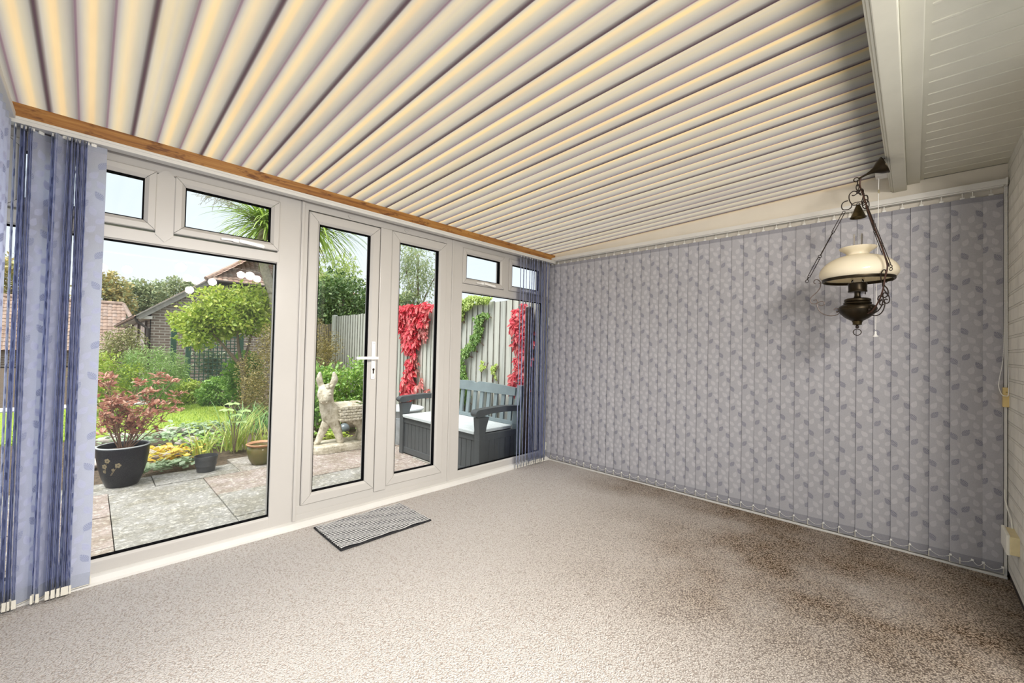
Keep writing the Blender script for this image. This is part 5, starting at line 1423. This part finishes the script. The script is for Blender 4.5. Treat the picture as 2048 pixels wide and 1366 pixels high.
def house():
    y = 12.0; xl = -2.32; P = thing('brick_house', (0, y, GZ), 'brown brick bungalow with half hipped tiled roof behind the lime green tree', 'house')
    S = .76; ze = 1.98; xt = -1.05; zt = ze+(xt-xl)*S; xr = 4.6
    b = MB(); pl = [(xl, GZ), (xr, GZ), (xr, ze), (xr-(xt-xl), zt), (xt, zt), (xl, ze)]
    b.add([(x, y, z) for x, z in pl]+[(x, y+.25, z) for x, z in pl], [tuple(range(5, -1, -1)), tuple(range(6, 12))]+[(i, (i+1) % 6, 6+(i+1) % 6, 6+i) for i in range(6)])
    b.build('gable_wall', M_HBRICK, P)
    b = MB(); b.box((xl, y+.02, GZ), (xl+.25, 24, ze)); b.build('side_wall', M_HBRICKY, P)
    # windows along the side wall
    for y0, y1 in ((13.0, 14.4), (15.6, 17.2), (18.4, 20.6)):
        b = MB(); b.box((xl-.05, y0, .80), (xl+.02, y1, 1.78))
        f = b.build('window_frame', plain('dark_stained_frame', (.10, .06, .045), .6), P)
        b = MB(); m = (y0+y1)/2
        b.box((xl-.055, y0+.07, .88), (xl-.03, m-.03, 1.70)); b.box((xl-.055, m+.03, .88), (xl-.03, y1-.07, 1.70)); b.build('pane', plain('sky_reflecting_pane', (.50, .56, .60), .15), f)
    b = MB(); b.box((xl-.30, y-.06, ze-.02-.22), (xl+.02, 24, ze-.16)); b.build('soffit', plain('pale_soffit', (.62, .60, .55), .7), P)
    b = MB()
    for k in range(6):
        pass
    g = [(xl-.32+.055*math.cos(PI+PI*k/8), ze-.15+.055*math.sin(PI+PI*k/8)) for k in range(9)]
    b.add([(x, y-.10, z) for x, z in g]+[(x, 24, z) for x, z in g], [(i, i+1, 10+i, 9+i) for i in range(8)]); b.tube([(xl-.32, y+.02, ze-.20), (xl-.28, y+.02, ze-.32), (xl-.06, y-.05, ze-.5), (xl-.05, y-.05, GZ)], .035, 8); b.build('gutter', M_GUT, P)
    # verge boards following the left rake, then the roof surfaces
    b = MB(); a = Vector((xl-.30, y-.06, ze-.30*S+.05)); c = Vector((xt+.02, y-.06, zt+.05)); d = (c-a).normalized(); nn = Vector((-d.z, 0, d.x))
    b.obox((a+c)/2+nn*-.05, (c-a)/2, (0, .02, 0), nn*.06); b.obox((a+c)/2+nn*.02, (c-a)/2, (0, .05, 0), nn*.016); b.build('bargeboard', M_BARGE, P)
    xm = (xl+xr)/2; zr = ze+(xm-xl)*S
    b = MB(); tiled_plane(b, (xl-.34, 24, ze-.34*S+.03), (0, -12.07, 0), (xm-xl+.34, 0, (xm-xl+.34)*S), 56, 22, None); b.build('left_roof_slope', M_TILE, P)
    b = MB(); hy = 1.9; w = (xr-xl)-2*(xt-xl)
    tiled_plane(b, (xt-.1, y-.14, zt+.0), (w+.2, 0, 0), (0, hy, zr-zt+.1), 34, 18, lambda s, t: t*.5 < s < 1-t*.5); b.build('hip_roof', M_TILE, P)
    b = MB(); b.tube([(xt-.12, y-.13, zt+.05), (xm, y-.13+hy, zr+.12)], .06, 8); b.tube([(xm, y-.13+hy, zr+.12), (xm, 24, zr+.12)], .07, 8); b.build('ridge_tiles', M_TILE, P)
    b = MB(); b.box((xt-.05, y-.07, zt-.12), (xr-(xt-xl), y, zt-.02)); b.tube([(xt-.1, y-.17, zt-.0), (xr-(xt-xl)+.1, y-.17, zt-.0)], .045, 8); b.build('hip_gutter', M_GUT, P)
house()
def garage():
    y = 25.2; P = thing('tiled_garage', (-5, y, GZ), 'low building with brown pantile roof at the far left of the garden', 'building')
    b = MB(); b.box((-9, y+.2, GZ), (-2.2, y+5.0, .65)); b.build('wall', M_HBRICK, P)
    b = MB(); tiled_plane(b, (-9, y, .60), (6.85, 0, 0), (0, 2.6, 2.45), 40, 14, None); b.build('roof', M_TILE2, P)
    b = MB(); b.tube([(-9, y+2.65, 3.10), (-2.25, y+2.65, 3.10)], .12, 8); b.tube([(-2.25, y+2.65, 3.1), (-1.9, y+1.6, 2.2)], .10, 8); b.build('ridge_tiles', M_TILE2, P)
garage()
def far_tree(label, x, y, z, rx, rz, mat, n=5200):
    leafy('far_tree', label, 'tree', (x, y, GZ), [dict(n=n, c=(x, y, z), r=(rx, 1.0, rz), size=.17, aspect=.6, clumps=120, spread=.13, up=.6, shell=.5)], mat, [([(x, y, GZ), (x, y, z)], .15, .08)])
far_tree('distant golden autumn tree above the garage roof', -2.9, 33, 3.7, 1.35, 1.55, AUT1)
far_tree('distant soft green tree left of the house roof', -.9, 36, 3.9, 1.6, 1.55, AUT2)
far_tree('distant bushy green tree peeking over the house verge', 1.6, 38.5, 4.5, 1.7, 1.6, AUT2)
far_tree('distant pale autumn tree at the very left of the skyline', -6.6, 34, 4.1, 2.0, 1.8, AUT1)

# ------------------------------------------------------------------ light
def world():
    w = bpy.data.worlds.new('overcast_sky'); SC.world = w; w.use_nodes = True; nt = w.node_tree; nt.nodes.clear()
    out = N(nt, 'ShaderNodeOutputWorld'); bg = N(nt, 'ShaderNodeBackground')
    tc = N(nt, 'ShaderNodeTexCoord'); sp = N(nt, 'ShaderNodeSeparateXYZ'); L(nt, tc.outputs['Generated'], sp.inputs[0])
    r = ramp(nt, sp.outputs[2], [(.0, (.92, .95, .965)), (.25, (.80, .885, .945)), (.6, (.86, .92, .96)), (1, (.95, .97, 1))])
    n = noise(nt, tc.outputs['Generated'], 3, 5, .6); rn = ramp(nt, n, [(.35, (.95, .97, .985)), (.7, (1.04, 1.03, 1.02))])
    mx = N(nt, 'ShaderNodeMixRGB', blend_type='MULTIPLY'); mx.inputs[0].default_value = 1
    L(nt, r.outputs[0], mx.inputs[1]); L(nt, rn.outputs[0], mx.inputs[2]); L(nt, mx.outputs[0], bg.inputs[0]); bg.inputs[1].default_value = SKY
    L(nt, bg.outputs[0], out.inputs[0])
SKY = .56
world()
def sun(e, ang, d):
    l = bpy.data.lights.new('sun', 'SUN'); l.energy = e; l.angle = math.radians(ang); l.color = (1, .96, .90)
    o = bpy.data.objects.new('sun', l); COL.objects.link(o); o.rotation_euler = Vector(d).to_track_quat('-Z', 'Y').to_euler()
sun(2.8, 40, (.40, .10, -.90))
def area(name, loc, target, sx_, sy_, e, col=(1, .95, .88)):
    l = bpy.data.lights.new(name, 'AREA'); l.shape = 'RECTANGLE'; l.size = sx_; l.size_y = sy_; l.energy = e; l.color = col
    o = bpy.data.objects.new(name, l); COL.objects.link(o); o.location = loc
    d = Vector(target)-Vector(loc); o.rotation_euler = d.to_track_quat('-Z', 'Y').to_euler()
def bulb(x, y, z, e, r=.045):
    l = bpy.data.lights.new('house_lamp', 'POINT'); l.energy = e; l.shadow_soft_size = r; l.color = (1, .93, .84)
    o = bpy.data.objects.new('house_lamp', l); COL.objects.link(o); o.location = (x, y, z)
# bulbs of two ceiling fittings in the house room behind the camera; the glazing mirrors them as small white dots
for x, y, z in ((-2.66, -3.50, 1.93), (-2.56, -3.60, 1.92), (-2.50, -3.45, 2.05), (-2.40, -3.55, 1.92), (-2.62, -3.62, 1.80), (-2.12, -3.42, 2.04), (-2.00, -3.55, 2.06), (-1.92, -3.48, 2.02), (-3.2, -3.5, 1.95), (-3.4, -3.55, 1.95)):
    bulb(x, y, z, 7)
def spot(loc, target, e, deg, blend=1.0, r=.05):
    l = bpy.data.lights.new('carpet_fill_spot', 'SPOT'); l.energy = e; l.spot_size = math.radians(deg); l.spot_blend = blend; l.shadow_soft_size = r; l.color = (1, .94, .87)
    o = bpy.data.objects.new('carpet_fill_spot', l); COL.objects.link(o); o.location = loc
    o.rotation_euler = (Vector(target)-Vector(loc)).to_track_quat('-Z', 'Y').to_euler()
for x, tx in ((-3.45, -3.2), (-2.75, -2.4), (-2.05, -1.55)):  # added fill spots, out of view, brightening the carpet
    spot((x, -3.28, 2.02), (tx, -.65, 0), 84, 90)
SC.view_settings.view_transform = 'Standard'
SC.view_settings.look = 'None'
SC.view_settings.exposure = 1.07
SC.cycles.use_denoising = True
SC.cycles.max_bounces = 10; SC.cycles.diffuse_bounces = 5; SC.cycles.transparent_max_bounces = 24; SC.cycles.transmission_bounces = 6
SC.cycles.sample_clamp_indirect = 8; SC.cycles.caustics_reflective = False; SC.cycles.caustics_refractive = False
